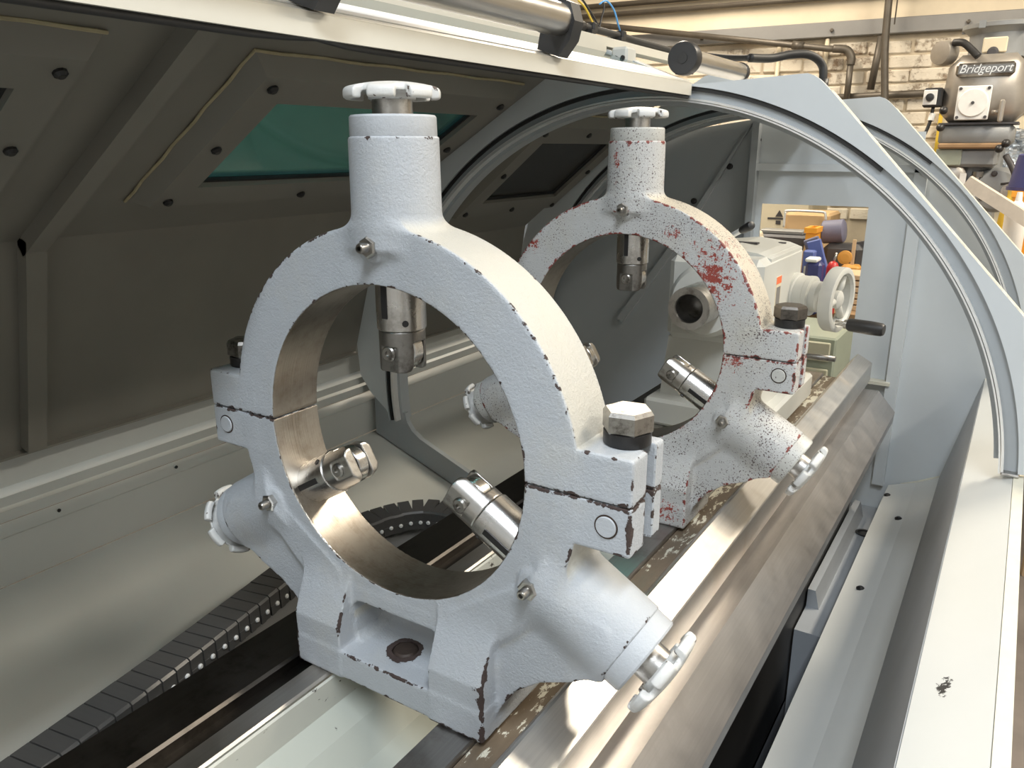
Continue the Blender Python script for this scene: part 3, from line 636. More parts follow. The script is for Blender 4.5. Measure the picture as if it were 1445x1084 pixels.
obj('tray_weld_flange', rel(join(*[mv(tube([(a[0], YE-.004, a[1]), (b[0], YE-.004, b[1])], .003, 6), (0, 0, 0)) for a, b in (((.30, -.552), (.3356, -.537)), ((.3356, -.537), (.3845, -.512)), ((.3845, -.512), (.4433, -.252)))]), ep), 'lip', ep)
obj('foot', eb(-.7, -.64, YE-.02, YE+.03, -H, -.50), 'tray_grey', ep); obj('foot', eb(.40, .46, YE-.02, YE+.03, -H, -.55), 'tray_grey', ep)

# ------------------------------------------------------------------ steady rests
TY, YM = .061, .0305
DIRS = [(0., 1.), (-math.cos(math.pi/6), -.5), (math.cos(math.pi/6), -.5)]
WEB = [(.075, -.15), (.15, -.10), (.226, -.115), (.224, -.160), (.195, -.1765), (.165, -.189), (.140, -.208), (.118, -.240), (.075, -.240)]
def f_cast(X):
    x, y, z = X; rho = np.sqrt(x*x + z*z); ax = np.abs(x)
    qa, qb = rho - .2015 + .0022, np.abs(y-YM) - YM + .0022
    d = np.sqrt(np.maximum(qa, 0)**2 + np.maximum(qb, 0)**2) + np.minimum(np.maximum(qa, qb), 0) - .0022
    ear = sd_box([ax, y, z], (.21, YM, -.0015), (.0362, YM, .0412), .003)
    ear = np.maximum(ear, -sd_box([ax, y, z], (.24, .0355, 0), (.026, .0082, .06), .001))
    d = smin(d, ear, .0012)
    web = np.maximum(sd_poly(ax, z, WEB), np.abs(y-YM) - (YM-.003)); d = smin(d, web, .012)
    for dx, dz_ in DIRS:
        hh = dx*x + dz_*z; rr = np.sqrt((dz_*x - dx*z)**2 + (y-YM)**2)
        a, b = rr - (.0395 - .012*np.maximum(hh-.2, 0)), np.abs(hh-.2275) - .0465
        c_ = np.sqrt(np.maximum(a+.002, 0)**2 + np.maximum(b+.002, 0)**2) + np.minimum(np.maximum(a+.002, b+.002), 0) - .002
        d = smin(d, c_, .013)
        st = sd_cyl(X, (.184*dx, 0, .184*dz_), (0, 1, 0), .0135, -.0035, .01, .002); d = smin(d, st, .006)
    base = sd_box(X, (0, YM, -.2417), (.119, .0515, .016), .003)
    fill = sd_box(X, (0, YM, -.20), (.10, .028, .04), .003)
    gy = np.abs(y - YM)                               # gussets mirrored front / back
    gus = np.maximum(sd_box([ax, gy, z], (.088, 0, -.1925), (.031, .0515, .066), .002), ((gy - .0515)*.0525 + (z + .2015)*.021)/.0565)
    base = smin(base, gus, .004); d = smin(d, smin(base, fill, .003), .006)
    pk = sd_box([x, y, z], (0, -.005, -.2015), (.0555, .05, .0252), .012)
    pk = np.maximum(pk, -(z + .2262)); d = smax(d, -pk, .003)
    d = smax(d, .15 - rho, .0016)
    d = np.maximum(d, -sd_cyl(X, (-.003, .018, 0), (0, 0, 1), .0135, -.3, -.21))
    return d
UP = nets(lambda X: smax(f_cast(X), .0007 - X[2], .0016), (-.252, -.016, -.006), (.252, .078, .282), .0019, .006)
LO = nets(lambda X: smax(f_cast(X), X[2] + .0007, .0016), (-.270, -.030, -.266), (.270, .092, .006), .0019, .006)
def f_knob(X):
    x, y, z = X; r = np.sqrt(x*x + y*y); a = np.arctan2(y, x)
    lob = .041 - .0075*np.clip((np.cos(a*7) - .35)/.4, 0, 1)
    top = z - (.0145 - 3.2*r*r); bot = -(z - .0) 
    d = smax(smax((r - lob)*.8, top*.95, .004), bot, .003)
    hollow = smax(np.maximum(r - .034, -(r - .020)), z - .006, .002); d = np.maximum(d, -hollow)
    return d
KN = nets(f_knob, (-.045, -.045, -.003), (.045, .045, .018), .0013, .004)
def f_fork(X):     # local: tip at z=0, shaft towards +z, fork slot across y
    x, y, z = X; r = np.sqrt(x*x + y*y)
    d = smax(r - .0212, np.abs(z - .019) - .019, .0015)
    d = np.maximum(d, -sd_box(X, (0, 0, .004), (.03, .0075, .024), .001))
    d = smax(d, (np.abs(x)*.8 - z*.6 - .0125), .0015)
    fl = np.maximum(-(np.abs(y) - .0178), -(.024 - z))          # flats on the cheeks
    d = np.maximum(d, np.where(z < .024, np.abs(y) - .0185, -1.))
    return d
FK = nets(f_fork, (-.024, -.024, -.003), (.024, .024, .041), .0012)
HEX = [(.0001, .0), (.0195, .0), (.0208, .0015), (.0208, .0145), (.0185, .0178), (.0001, .0178)]
def basis(d):        # rotation taking local z to d (in the XZ plane) and keeping local y
    dx, dz_ = d; m = Matrix(((dz_, 0, dx), (0, 1, 0), (-dx, 0, dz_))).to_4x4(); return m
CAST = {}
def steady(y, castmat, collar, boltm, labels, ang):
    t = thing('steady_rest', (0, y, -.2585), labels, 'steady rest', 'steady rests on the lathe bed')
    off = (0, 0, .2585)
    for nm, g_ in (('lower_frame', LO), ('upper_frame', UP)):
        if nm not in CAST: o = obj(nm, mv(g_[0], off), castmat, t, 27, attr=g_[1]); CAST[nm] = o.data
        else:
            o = bpy.data.objects.new(nm, CAST[nm]); COL.objects.link(o); o.parent = t
            o.material_slots[0].link = 'OBJECT'; o.material_slots[0].material = M[castmat]
    for i, (dx, dz_) in enumerate(DIRS):
        def place(o, h, spin=0.): o.matrix_local = Matrix.Translation((dx*h, YM, dz_*h + .2585)) @ basis((dx, dz_)) @ Matrix.Rotation(spin, 4, 'Z'); return o
        co = lathe([(.02, 0), (.0368, 0), (.0372, .001), (.0368, .0155), (.0355, .0172), (.018, .0172)], n=48)
        place(obj('collar', co, collar, t, 35), .2738)
        kn = place(obj('hand_knob', KN[0], 'knob_paint', t, True, attr=KN[1]), .3035, ang[i])
        obj('spindle', mv(lathe([(.0172, -.016), (.0172, .004), (.010, .006)], n=32), (0, 0, 0)), 'steel_worn', kn, 35)
        jw = place(obj('jaw_shaft', mv(lathe([(.0215, .0), (.0225, .001), (.0225, .10), (.02, .10)], n=48), (0, 0, 0)), 'steel', t, 35), .1075)
        fk = place(obj('fork', FK[0], 'steel_worn' if i else 'steel_dark', t, True), .0695)
        for k in ('roller',): obj(k, lathe([(.006, -.0065), (.0188, -.0065), (.0198, -.0055), (.0198, .0055), (.0188, .0065), (.006, .0065)], (0, 0, .0185), (0, 1, 0), 36), 'steel', fk, 35)
        obj('pin_screw', lathe([(.0075, 0), (.0075, .002), (.006, .0034), (.0028, .0034), (.0028, .0015), (.0001, .0015)], (0, -.0180, .0175), (0, -1, 0), 20), 'bolt', fk, 35)
        obj('key_slot', box(-.003, .003, -.0232, -.0215, .012, .085), 'blackox', jw)
        obj('set_screw', lathe([(.003, 0), (.003, .001)], (.0224*.75, -.0224*.66, .008), (.75, -.66, 0), 10), 'blackox', jw)
        nu = obj('lock_nut', lathe([(.0042, 0), (.0092, 0), (.0095, .001), (.0095, .0065), (.0080, .0078), (.0042, .0078)], (.184*dx, -.0035, .184*dz_ + .2585), (0, -1, 0), 6, rot=.3*i), 'steel_worn', t)
        obj('stud', lathe([(.0046, 0), (.0046, .0145), (.0036, .0160), (.0022, .0160), (.0020, .0125), (.0001, .0125)], (.184*dx, -.0040, .184*dz_ + .2585), (0, -1, 0), 20), 'bolt', nu, 35)
        obj('washer', lathe([(.005, 0), (.011, 0), (.011, .0012), (.005, .0012)], (.184*dx, -.0030, .184*dz_ + .2585), (0, -1, 0), 24), 'bolt_dark', nu, 35)
    for s in (-1, 1):
        cx = .2245*s; b = obj('clamp_bolt', lathe(HEX, (cx, .0355, .0505 + .2585), (0, 0, 1), 6, rot=.5 + .4*s), boltm, t)
        obj('bolt_collar', lathe([(.012, 0), (.0188, 0), (.0192, .001), (.0192, .0105), (.012, .0105)], (cx, .0355, .0402 + .2585), (0, 0, 1), 40), 'blackox', b, 35)
        obj('bolt_shank', cyl((cx, .0355, -.05 + .2585), (0, 0, 1), .0075, .092, 20), 'blackox', b, 35)
        pl = obj('plug', lathe([(.0001, .0018), (.0082, .0018), (.0088, .0010), (.0088, -.004)], (.2255*s, 0, -.019 + .2585), (0, -1, 0), 28), collar, t, 35)
        obj('plug_ring', lathe([(.0088, -.001), (.0088, .0006), (.0101, .0006), (.0101, -.001)], (.2255*s, 0, -.019 + .2585), (0, -1, 0), 28, cap=False), 'rust', pl)
    obj('base_bolt', mv(lathe([(.0128, -.03), (.0128, .001), (.0105, .003), (.0001, .003)], (-.003, .018, -.229), (0, 0, 1), 20), off), 'rust', t, 35)
    return t
M['rust'] = flat('rusty_iron', (.055, .038, .030), .6, .3, .3, 90, .4, 200)
steady(0., 'cast1', 'collar1', 'bolt', 'grey painted ring steady rest with dark chipped edges, nearer the sump opening', (.25, .4, .9))
steady(.505, 'cast2', 'collar2', 'bolt_dark', 'worn grey ring steady rest showing red primer patches, next to the tailstock', (.5, .2, .6))

# ------------------------------------------------------------------ cable drag chain
ch = thing('drag_chain', (-.36, 0, -.60), 'black articulated cable drag chain with pale pins behind the bed', 'cable chain')
path = spline([(-.262, -.52, -.346), (-.283, -.36, -.346), (-.306, -.22, -.346), (-.333, -.05, -.346), (-.360, .09, -.346), (-.382, .20, -.346), (-.398, .30, -.346), (-.385, .395, -.345), (-.345, .455, -.343), (-.29, .475, -.343), (-.235, .475, -.344)], 40)
seg = np.r_[0, np.cumsum(np.linalg.norm(np.diff(path, axis=0), axis=1))]
link = None; s = .01
LK = join(prism([(-.026, -.016), (-.026, .013), (-.023, .016), (.023, .016), (.026, .013), (.026, -.016), (.023, -.016), (.023, .012), (-.023, .012), (-.023, -.016)], -.0098, .0098),
          box(.0255, .0272, -.0098, -.001, -.016, -.002), box(-.0272, -.0255, -.0098, -.001, -.016, -.002))
PN = lathe([(.0036, 0), (.0036, .0015), (.0022, .003)], (.0258, .0035, -.004), (1, 0, 0), 10)
mesh_l = mesh_p = None
while s < seg[-1] - .01:
    p = np.array([np.interp(s, seg, path[:, i]) for i in range(3)]); q = np.array([np.interp(s+.004, seg, path[:, i]) for i in range(3)]); d = (q-p)/np.linalg.norm(q-p)
    if mesh_l is None:
        o = obj('link', LK, 'chain', ch); o2 = obj('pin', PN, 'pin', o); mesh_l, mesh_p = o.data, o2.data
    else:
        o = bpy.data.objects.new('link', mesh_l); COL.objects.link(o); o.parent = ch
        o2 = bpy.data.objects.new('pin', mesh_p); COL.objects.link(o2); o2.parent = o
    o.location = Vector(p) - Vector((ch.location.x, ch.location.y, ch.location.z - H)); o.rotation_euler = (math.asin(d[2]), random.uniform(-.02, .02), math.atan2(-d[0], d[1]))
    s += .0215

sw, fw = [], []                       # narrow strip that carries the chain above the sloping floor
for k in range(0, len(path), 8):
    p = path[k]; d = path[min(k+1, len(path)-1)] - path[max(k-1, 0)]; n_ = np.array((d[1], -d[0], 0))/np.hypot(d[0], d[1])*.012
    fz = -.3998 + (-.8083 - p[0])*.3665 + .010
    for q in (p-n_, p+n_): sw += [(q[0], q[1], p[2]-.0165), (q[0], q[1], fz)]
for k in range(len(sw)//4-1): a_ = k*4; fw += [(a_, a_+2, a_+6, a_+4), (a_, a_+4, a_+5, a_+1), (a_+2, a_+3, a_+7, a_+6), (a_+1, a_+5, a_+7, a_+3)]
fw += [(0, 1, 3, 2), tuple(len(sw)-4+i_ for i_ in (0, 2, 3, 1))]
obj('support_strip', rel(fixn(np.array(sw), fw), ch), 'girder', ch)
# ------------------------------------------------------------------ tailstock
ts = thing('tailstock', (0, 1.0, -.2585), 'grey tailstock with bored quill and side handwheel behind the far rest', 'tailstock')
def T(g_): return rel(g_, ts)
obj('body', T(box(-.088, .088, .90, 1.20, -.085, .074, .012)), 'tail', ts)
obj('rounded_back', T(prism([(-.086, .05), (-.086, .072), (-.06, .079), (0, .086), (.06, .079), (.086, .070), (.086, .05)], .96, 1.19)), 'tail', ts)
obj('nose', T(lathe([(.070, 0), (.066, -.04), (.058, -.05), (.04, -.05)], (0, .90, 0), (0, 1, 0), 36)), 'tail', ts, 35)
q_ = obj('quill', T(lathe([(.024, .0), (.0255, -.003), (.0372, -.003), (.0375, .0), (.0375, .12), (.02, .12), (.02, .06)], (0, .782, 0), (0, 1, 0), 48, cap=False)), 'steel_worn', ts, 35)
obj('quill_bore', T(lathe([(.0245, -.001), (.0215, .06), (.0001, .06)], (0, .782, 0), (0, 1, 0), 36, cap=False)), 'steel_dark', q_, True)
obj('pedestal', T(prism([(-.10, -.205), (-.088, -.085), (.088, -.085), (.10, -.205)], .92, 1.20)), 'tail', ts)
obj('sole', T(box(-.118, .125, .88, 1.24, -.2585, -.205, .006)), 'tail', ts)
obj('clamp_block', T(box(.06, .125, .83, .88, -.2585, -.222, .003)), 'blackox', ts)
for x in (.075, .11): obj('screw', T(lathe([(.005, 0), (.005, .002), (.003, .003)], (x, .83, -.240), (0, -1, 0), 10)), 'steel', ts)
lv = obj('clamp_lever', T(tube([(-.03, 1.0, .085), (.0, .98, .105), (.028, .955, .120)], .005, 10)), 'chrome', ts, True)
obj('lever_knob', T(lathe([(.0045, 0), (.007, .005), (.0085, .03), (.007, .036), (.002, .038)], (.026, .957, .119), (.7, -.6, .35), 20)), 'plastic', lv, 35)
obj('oil_cap', T(lathe([(.018, 0), (.018, .004), (.012, .005), (.012, .002), (.0001, .002)], (-.01, .97, .082), (0, 0, 1), 28)), 'steel_worn', ts, 35)
obj('top_slot', T(box(-.03, .03, 1.06, 1.075, .084, .0868)), 'darkm', ts); obj('lifting_hole', T(lathe([(.008, 0), (.008, .002), (.004, .002)], (.055, 1.15, .079), (0, 0, 1), 14)), 'darkm', ts)
lb = obj('warning_label', T(box(.088, .0886, 1.00, 1.035, -.045, .032)), 'cream', ts); obj('label_band', T(box(.0885, .089, 1.0005, 1.0345, .018, .0315)), 'label_o', lb); obj('label_print', T(box(.0885, .089, 1.004, 1.031, -.032, .012)), 'label_k', lb)
HW = Vector((.985, -.17, -.02)).normalized(); hc = Vector((.088, 1.145, -.020))
obj('graduated_collar', T(lathe([(.043, 0), (.043, .010), (.039, .012), (.039, .030), (.040, .031), (.040, .040), (.031, .042), (.031, .054), (.015, .056), (.015, .076)], hc, HW, 36)), 'tail', ts, 35)
wc = hc + HW*.088
wh = obj('handwheel', T(lathe([(.053, -.013), (.0625, -.013), (.064, -.010), (.064, .011), (.061, .013), (.053, .013), (.049, .008), (.049, -.008)], wc, HW, 48, cap=False)), 'tail', ts, 35)
wh.data.polygons  # ring closed below
V_, F_ = lathe([(.049, -.008), (.053, -.013)], wc, HW, 48, cap=False); obj('rim_inner', T((V_, F_)), 'tail', wh, 35)
obj('hub', T(lathe([(.016, -.02), (.018, -.012), (.018, .006), (.012, .010)], wc, HW, 24)), 'tail', wh, 35)
u_, w_, dd_ = frame3(HW)
for k in range(3):
    a = 2*math.pi*k/3 + .4; dd2 = u_*math.cos(a) + w_*math.sin(a); obj('spoke', T(tube([np.array(wc) + dd2*.012, np.array(wc) + dd2*.03 + dd_*.001, np.array(wc) + dd2*.052], .0068, 10)), 'tail', wh, True)
hp = np.array(wc) + np.array((0, -.018, -.042)) + dd_*.012
hn = obj('handle', T(lathe([(.010, .018), (.0125, .022), (.0135, .06), (.0125, .082), (.010, .086), (.001, .087)], hp, HW, 24)), 'plastic', wh, 35)
obj('handle_ferrule', T(lathe([(.005, -.005), (.005, .010), (.009, .012), (.009, .019)], hp, HW, 20)), 'steel', hn, 35)
obj('clamp_bar', T(tube([(.10, 1.14, -.145), (.185, 1.13, -.142)], .006, 8)), 'steel_dark', ts, True)
obj('side_plate', T(box(.10, .125, 1.10, 1.16, -.205, -.13, .004)), 'tail', ts); obj('side_bolt', T(tube([(.125, 1.09, -.20), (.125, 1.09, -.155)], .008, 10)), 'steel_dark', ts, True)

# ------------------------------------------------------------------ milling machine behind
ml = thing('milling_machine', (.3, 3.55, -H), 'old grey vertical milling machine head in front of the brick wall', 'milling machine')
def mp(g_): return rel(g_, ml)
def taper(x0, x1, y0, y1, z0, z1, k, b=.03):
    V, F = box(x0, x1, y0, y1, z0, z1, b); V = V.copy(); cx_ = (x0+x1)/2; s_ = 1 + k*(V[:, 2]-z0)/(z1-z0); V[:, 0] = cx_ + (V[:, 0]-cx_)*s_; return V, F
hb = obj('head_casting', mp(taper(.095, .40, 3.28, 3.62, .36, .62, -.13, .045)), 'mill', ml, 50)
obj('lower_head', mp(box(.11, .375, 3.29, 3.6, .27, .362, .02)), 'mill_grey', ml, 50)
obj('head_seam', mp(box(.105, .385, 3.282, 3.5, .355, .363)), 'darkm', ml)
obj('rust_bar', mp(box(.115, .345, 3.272, 3.30, .262, .284, .006)), 'wood_dark', ml)
obj('quill_housing', mp(box(.12, .33, 3.31, 3.58, .19, .265, .012)), 'mill_grey', ml); obj('cover_plate', mp(box(.11, .205, 3.295, 3.312, .195, .262, .004)), 'greygreen', ml)
obj('quill_sleeve', mp(cyl((.245, 3.44, -.02), (0, 0, 1), .075, .22, 32)), 'mill_grey', ml, 40); obj('spindle', mp(cyl((.245, 3.44, -.25), (0, 0, 1), .035, .24, 24)), 'steel_worn', ml, 40)
obj('round_boss', mp(lathe([(.062, 0), (.062, .04), (.05, .05), (.01, .052)], (.17, 3.37, .145), (0, -1, 0), 28)), 'mill', ml, 40)
obj('side_gearcase', mp(lathe([(.09, 0), (.09, .05), (.075, .075), (.02, .08)], (.345, 3.40, .10), (0, -1, 0), 32)), 'mill_grey', ml, 40)
for x, z in ((.33, .165), (.30, .07), (.40, .12)): obj('bolt', mp(lathe([(.012, 0), (.012, .012), (.006, .014)], (x, 3.33, z), (0, -1, 0), 8)), 'darkm', ml)
obj('scale_bar', mp(box(.208, .232, 3.318, 3.328, .02, .165)), 'white', ml); obj('stop_rod', mp(cyl((.272, 3.335, -.02), (0, 0, 1), .009, .19, 14)), 'chrome', ml, 40); obj('stop_nut', mp(cyl((.272, 3.335, .15), (0, 0, 1), .022, .022, 16)), 'steel_dark', ml, 40)
pl = obj('name_plate', mp(box(.142, .345, 3.262, 3.282, .535, .585, .012)), 'steel_dark', ml)
tx = bpy.data.curves.new('lettering', 'FONT'); tx.body = 'Bridgeport'; tx.size = .045; tx.extrude = .002; tx.shear = .3; tx.align_x = 'CENTER'; tx.align_y = 'CENTER'
to = bpy.data.objects.new('lettering', tx); COL.objects.link(to); dg = bpy.context.evaluated_depsgraph_get(); me = bpy.data.meshes.new_from_object(to.evaluated_get(dg)); bpy.data.objects.remove(to)
me.materials.clear(); me.materials.append(M['chrome']); to = bpy.data.objects.new('lettering', me); COL.objects.link(to); to.parent = pl; to.location = (.2435-.3, 3.261-3.55, .562+H); to.rotation_euler = (math.pi/2, 0, 0); to.scale = (.92, 1, 1)
dp = obj('dial_plate', mp(box(.160, .278, 3.258, 3.28, .372, .500, .003)), 'white', ml); obj('dial_disc', mp(lathe([(.052, 0), (.054, .003), (.050, .008), (.001, .008)], (.219, 3.258, .436), (0, -1, 0), 40)), 'white', dp, 40); obj('dial_boss', mp(cyl((.219, 3.25, .436), (0, -1, 0), .006, .006, 14)), 'darkm', dp)
for sx in (-.049, .049):
    for sz in (-.054, .054): obj('screw', mp(cyl((.219+sx, 3.258, .436+sz), (0, -1, 0), .006, .004, 10)), 'darkm', dp)
lv = obj('gear_lever', mp(tube([(.29, 3.26, .40), (.315, 3.25, .40)], .008, 10)), 'mill', ml, True); obj('lever_paddle', mp(box(.312, .33, 3.23, 3.262, .36, .445, .006)), 'mill', lv)
for p_ in ((.118, 3.25, .345), (.355, 3.24, .282), (.335, 3.24, .262), (.120, 3.25, .41)): obj('ball_knob', mp(lathe([(.002, -.016), (.011, -.011), (.016, 0), (.011, .011), (.002, .016)], p_, (0, -1, 0), 16)), 'plastic', ml, True)
mo = obj('motor_housing', mp(lathe([(.118, 0), (.120, .09), (.142, .11), (.150, .112), (.150, .128), (.13, .132), (.02, .134)], (.275, 3.50, .615), (0, 0, 1), 40)), 'mill_grey', ml, 40)
obj('motor_badge', mp(box(.215, .30, 3.36, 3.385, .628, .685, .004)), 'cream', mo); obj('cable_gland', mp(lathe([(.02, 0), (.02, .02), (.012, .022)], (.255, 3.36, .628), (0, -1, 0), 14)), 'darkm', mo)
for a in (.3, 1.5, 2.9, 4.2, 5.3): obj('lug', mp(box(.275+.145*math.cos(a)-.012, .275+.145*math.cos(a)+.012, 3.50+.145*math.sin(a)-.012, 3.50+.145*math.sin(a)+.012, .722, .75)), 'mill_grey', mo)
obj('side_drum', mp(lathe([(.02, -.01), (.045, 0), (.05, .03), (.045, .055), (.02, .06)], (.10, 3.38, .635), (-.55, -.8, 0), 28)), 'mill', ml, 40); obj('belt_strap', mp(tube(spline([(.115, 3.33, .67), (.15, 3.31, .665), (.185, 3.30, .635), (.21, 3.29, .61)], 5), .014, 8)), 'rubber', ml, True)
sb = obj('switch_box', mp(box(.035, .105, 3.29, 3.34, .425, .50, .006)), 'plastic', ml); obj('switch_plate', mp(box(.036, .086, 3.284, 3.291, .434, .492, .002)), 'white', sb); obj('switch_dial', mp(lathe([(.016, 0), (.015, .014), (.004, .016)], (.061, 3.284, .463), (0, -1, 0), 16)), 'plastic', sb, 40)
obj('switch_cable', mp(tube(spline([(.075, 3.31, .425), (.07, 3.3, .36), (.05, 3.28, .29), (.02, 3.26, .22)], 6), .007, 8)), 'rubber', ml, True); obj('cable_plug', mp(tube([(.076, 3.31, .40), (.073, 3.303, .372)], .012, 10)), 'white', ml)
obj('ram', mp(box(.17, .32, 3.60, 4.20, .34, .52, .03)), 'mill_grey', ml); obj('column', mp(box(.13, .33, 3.75, 4.20, -H, .345, .03)), 'mill_grey', ml); obj('base', mp(box(-.04, .6, 3.2, 4.3, -H, -H+.12, .02)), 'mill_grey', ml)
obj('table', mp(box(-.02, .95, 3.25, 3.55, -.42, -.335, .01)), 'mill', ml); obj('knee', mp(box(.12, .40, 3.2, 3.75, -.9, -.42, .02)), 'mill_grey', ml)
obj('yellow_hose', mp(tube(spline([(.40, 3.30, .13), (.405, 3.27, .08), (.39, 3.26, .02), (.385, 3.27, -.06), (.38, 3.3, -.33)], 6), .017, 10)), 'yellow', ml, True)
obj('grey_hose', mp(tube(spline([(.36, 3.30, .235), (.40, 3.26, .17), (.425, 3.25, .08), (.425, 3.26, .0), (.42, 3.3, -.33)], 6), .012, 10)), 'darkm', ml, True)
obj('feed_handle', mp(tube([(.36, 3.3, .125), (.45, 3.26, .14)], .005, 8)), 'darkm', ml, True); obj('feed_hub', mp(cyl((.39, 3.34, .10), (0, -1, 0), .028, .06, 18)), 'steel', ml, 40)

# pictures, foil and planks by the wall
bo = thing('notice_board', (*onwall(.27, .05), .15), 'cream board in a yellow wooden frame on the brick wall', 'notice board', rz=WR)
obj('board', box(-.28, .42, .0, .02, -.45, .29), 'cream', bo)
for nm, g_ in (('frame_side', box(-.295, -.275, -.012, .02, -.47, .305)), ('frame_side', box(.415, .435, -.012, .02, -.47, .305)), ('frame_top', box(-.295, .435, -.012, .02, .285, .305)), ('frame_bottom', box(-.295, .435, -.012, .02, -.47, -.45))): obj(nm, g_, 'yellow', bo)
nx, nz = 40, 24; Vf = []
for j in range(nz+1):
    for i in range(nx+1):
        u, w = i/nx, j/nz; Vf.append((-.30 + .72*u, -.05 + .03*math.sin(9*u+5*w) + random.uniform(-.022, .022), -.16 + .33*w + .03*math.sin(7*u)))
Ff = [(j*(nx+1)+i, j*(nx+1)+i+1, (j+1)*(nx+1)+i+1, (j+1)*(nx+1)+i) for j in range(nz) for i in range(nx)]
fo = thing('foil_sheet', (*onwall(.30, .10), .20), 'crumpled silvery plastic sheet hanging on the framed board', 'plastic sheet', rz=WR)
fs = obj('sheet', (np.array(Vf), Ff), 'foil', fo); sm_ = fs.modifiers.new('thickness', 'SOLIDIFY'); sm_.thickness = .002
obj('tape_strip', box(-.02, .05, -.055, -.045, .15, .19), 'white', fo)
pk_ = thing('leaning_plank', (.55, 2.6, -H), 'pale pine plank leaning at a slant in front of the milling machine', 'plank')
P0, P1 = np.array((.290, 2.56, .174)), np.array((.74, 2.56, -.105)); dd = (P1-P0)/np.linalg.norm(P1-P0); nn = np.array((-dd[2], 0, dd[0]))
if nn[2] < 0: nn = -nn
def beam(a, b, n_, w0, w1, y0, y1): V = [p + n_*w + np.array((0, y, 0)) for p in (a, b) for y in (y0, y1) for w in (w0, w1)]; return fixn(np.array(V), [(0, 1, 3, 2), (4, 6, 7, 5), (0, 4, 5, 1), (2, 3, 7, 6), (0, 2, 6, 4), (1, 5, 7, 3)])
obj('plank', rel(beam(P0, P1, nn, -.040, 0, 0, .10), pk_), 'plank', pk_); obj('end_batten', rel(beam(P1-dd*.06, P1, nn, -.10, -.040, 0, .06), pk_), 'plank', pk_)
obj('prop', rel(tube([(.66, 2.60, -.11), (.66, 2.59, -H)], .02, 8), pk_), 'wood', pk_)
def crate(name, loc, sx, sy_, sz, mat, label, cat, lip=True, floor_=True):
    t = thing(name, loc, label, cat)
    w = .008; obj('body', join(box(-sx, sx, -sy_, sy_, 0, w), box(-sx, sx, -sy_, -sy_+w, w, sz), box(-sx, sx, sy_-w, sy_, w, sz), box(-sx, -sx+w, -sy_+w, sy_-w, w, sz), box(sx-w, sx, -sy_+w, sy_-w, w, sz)), mat, t)
    obj('rim', join(box(-sx-.006, sx+.006, -sy_-.006, -sy_, sz-.02, sz), box(-sx-.006, sx+.006, sy_, sy_+.006, sz-.02, sz), box(-sx-.006, -sx, -sy_, sy_, sz-.02, sz), box(sx, sx+.006, -sy_, sy_, sz-.02, sz)), mat, t)
    return t
def rack(name, x, y, z, label):
    t = thing(name, (x, y, -H), label, 'stand'); top = z + H
    obj('top', box(-.32, .30, -.23, .20, top-.03, top), 'wood_dark', t)
    for sx in (-.27, .27):
        for s_y in (-.15, .15): obj('leg', box(sx-.02, sx+.02, s_y-.02, s_y+.02, 0, top-.03), 'girder', t)
    return t
rack('side_bench', .69, 2.92, -.10, 'small bench carrying the orange crates by the milling machine')
crate('storage_crate', (.56, 2.93, -.10), .14, .09, .078, 'orange', 'orange plastic crate on the small bench below the navy bucket', 'crate')
crate('storage_crate', (.545, 2.93, -.0215), .13, .085, .140, 'orange', 'orange plastic crate stacked under the navy bucket', 'crate')
bk = thing('bucket', (.475, 2.93, .1195), 'tapered navy plastic bucket upside down on the orange crates', 'bucket')
obj('shell', lathe([(.085, 0), (.066, .12), (.06, .125), (.001, .125)], n=32), 'navy', bk, 40); obj('rim_band', lathe([(.088, 0), (.088, .012), (.082, .012)], n=32), 'navy', bk, 40)
fu = thing('white_funnel', (.435, 2.745, -.10), 'white plastic funnel beside the orange crates', 'funnel')
obj('cone', lathe([(.034, 0), (.034, .12), (.036, .16), (.012, .19)], n=24), 'white', fu, 40); obj('spout', lathe([(.011, .19), (.008, .22)], n=16), 'white', fu, 40)

# ------------------------------------------------------------------ clutter seen through the end window
bn = thing('work_bench', (-.25, 2.75, -H), 'long dark work bench behind the end panel window', 'bench')
obj('top', box(-.75, .55, -.30, .35, H-.30-.04, H-.30), 'wood_dark', bn)
for sx in (-.70, .50):
    for s_y in (-.25, .30): obj('leg', box(sx-.03, sx+.03, s_y-.03, s_y+.03, 0, H-.34), 'girder', bn)
dr = thing('drawer_cabinet', (-.02, 2.18, -H), 'grey green drawer cabinet with pale drawer fronts under the bench', 'cabinet')
obj('carcass', box(-.26, .05, -.15, .15, 0, H-.30, .006), 'greygreen', dr)
for k in range(7): d_ = obj('drawer', box(-.245, .035, -.162, -.15, H-.375-k*.085, H-.315-k*.085, .003), 'drawer', dr); obj('handle', box(-.14, -.07, -.172, -.162, H-.350-k*.085, H-.342-k*.085), 'steel_dark', d_)
pb = thing('timber_stack', (-.005, 2.58, -.30), 'stack of short pine boards beside the window post', 'boards')
for k in range(6): obj('board', box(-.055+random.uniform(-.006, .006), .10, -.05, .10, .022*k, .022*k+.018, .002), 'wood', pb)
cg = thing('cream_cupboard', (-.62, 3.9, -H), 'cream metal cupboard with a dark emblem behind the bench', 'cupboard')
obj('carcass', box(-.20, .13, 0, .4, 0, H+.05, .01), 'cream', cg); obj('door', box(-.19, .12, -.012, 0, .1, H+.03, .004), 'cream', cg)
obj('emblem', join(box(-.09, .03, -.015, -.012, H-.10, H-.09), prism([(-.05, H-.085), (-.03, H-.05), (-.01, H-.085)], -.015, -.012), box(-.045, -.02, -.016, -.012, H-.125, H-.105)), 'darkm', cg)
ct = thing('tan_case', (-.425, 3.5, -.30), 'tan case with a bent chrome carrying handle behind the bench', 'case')
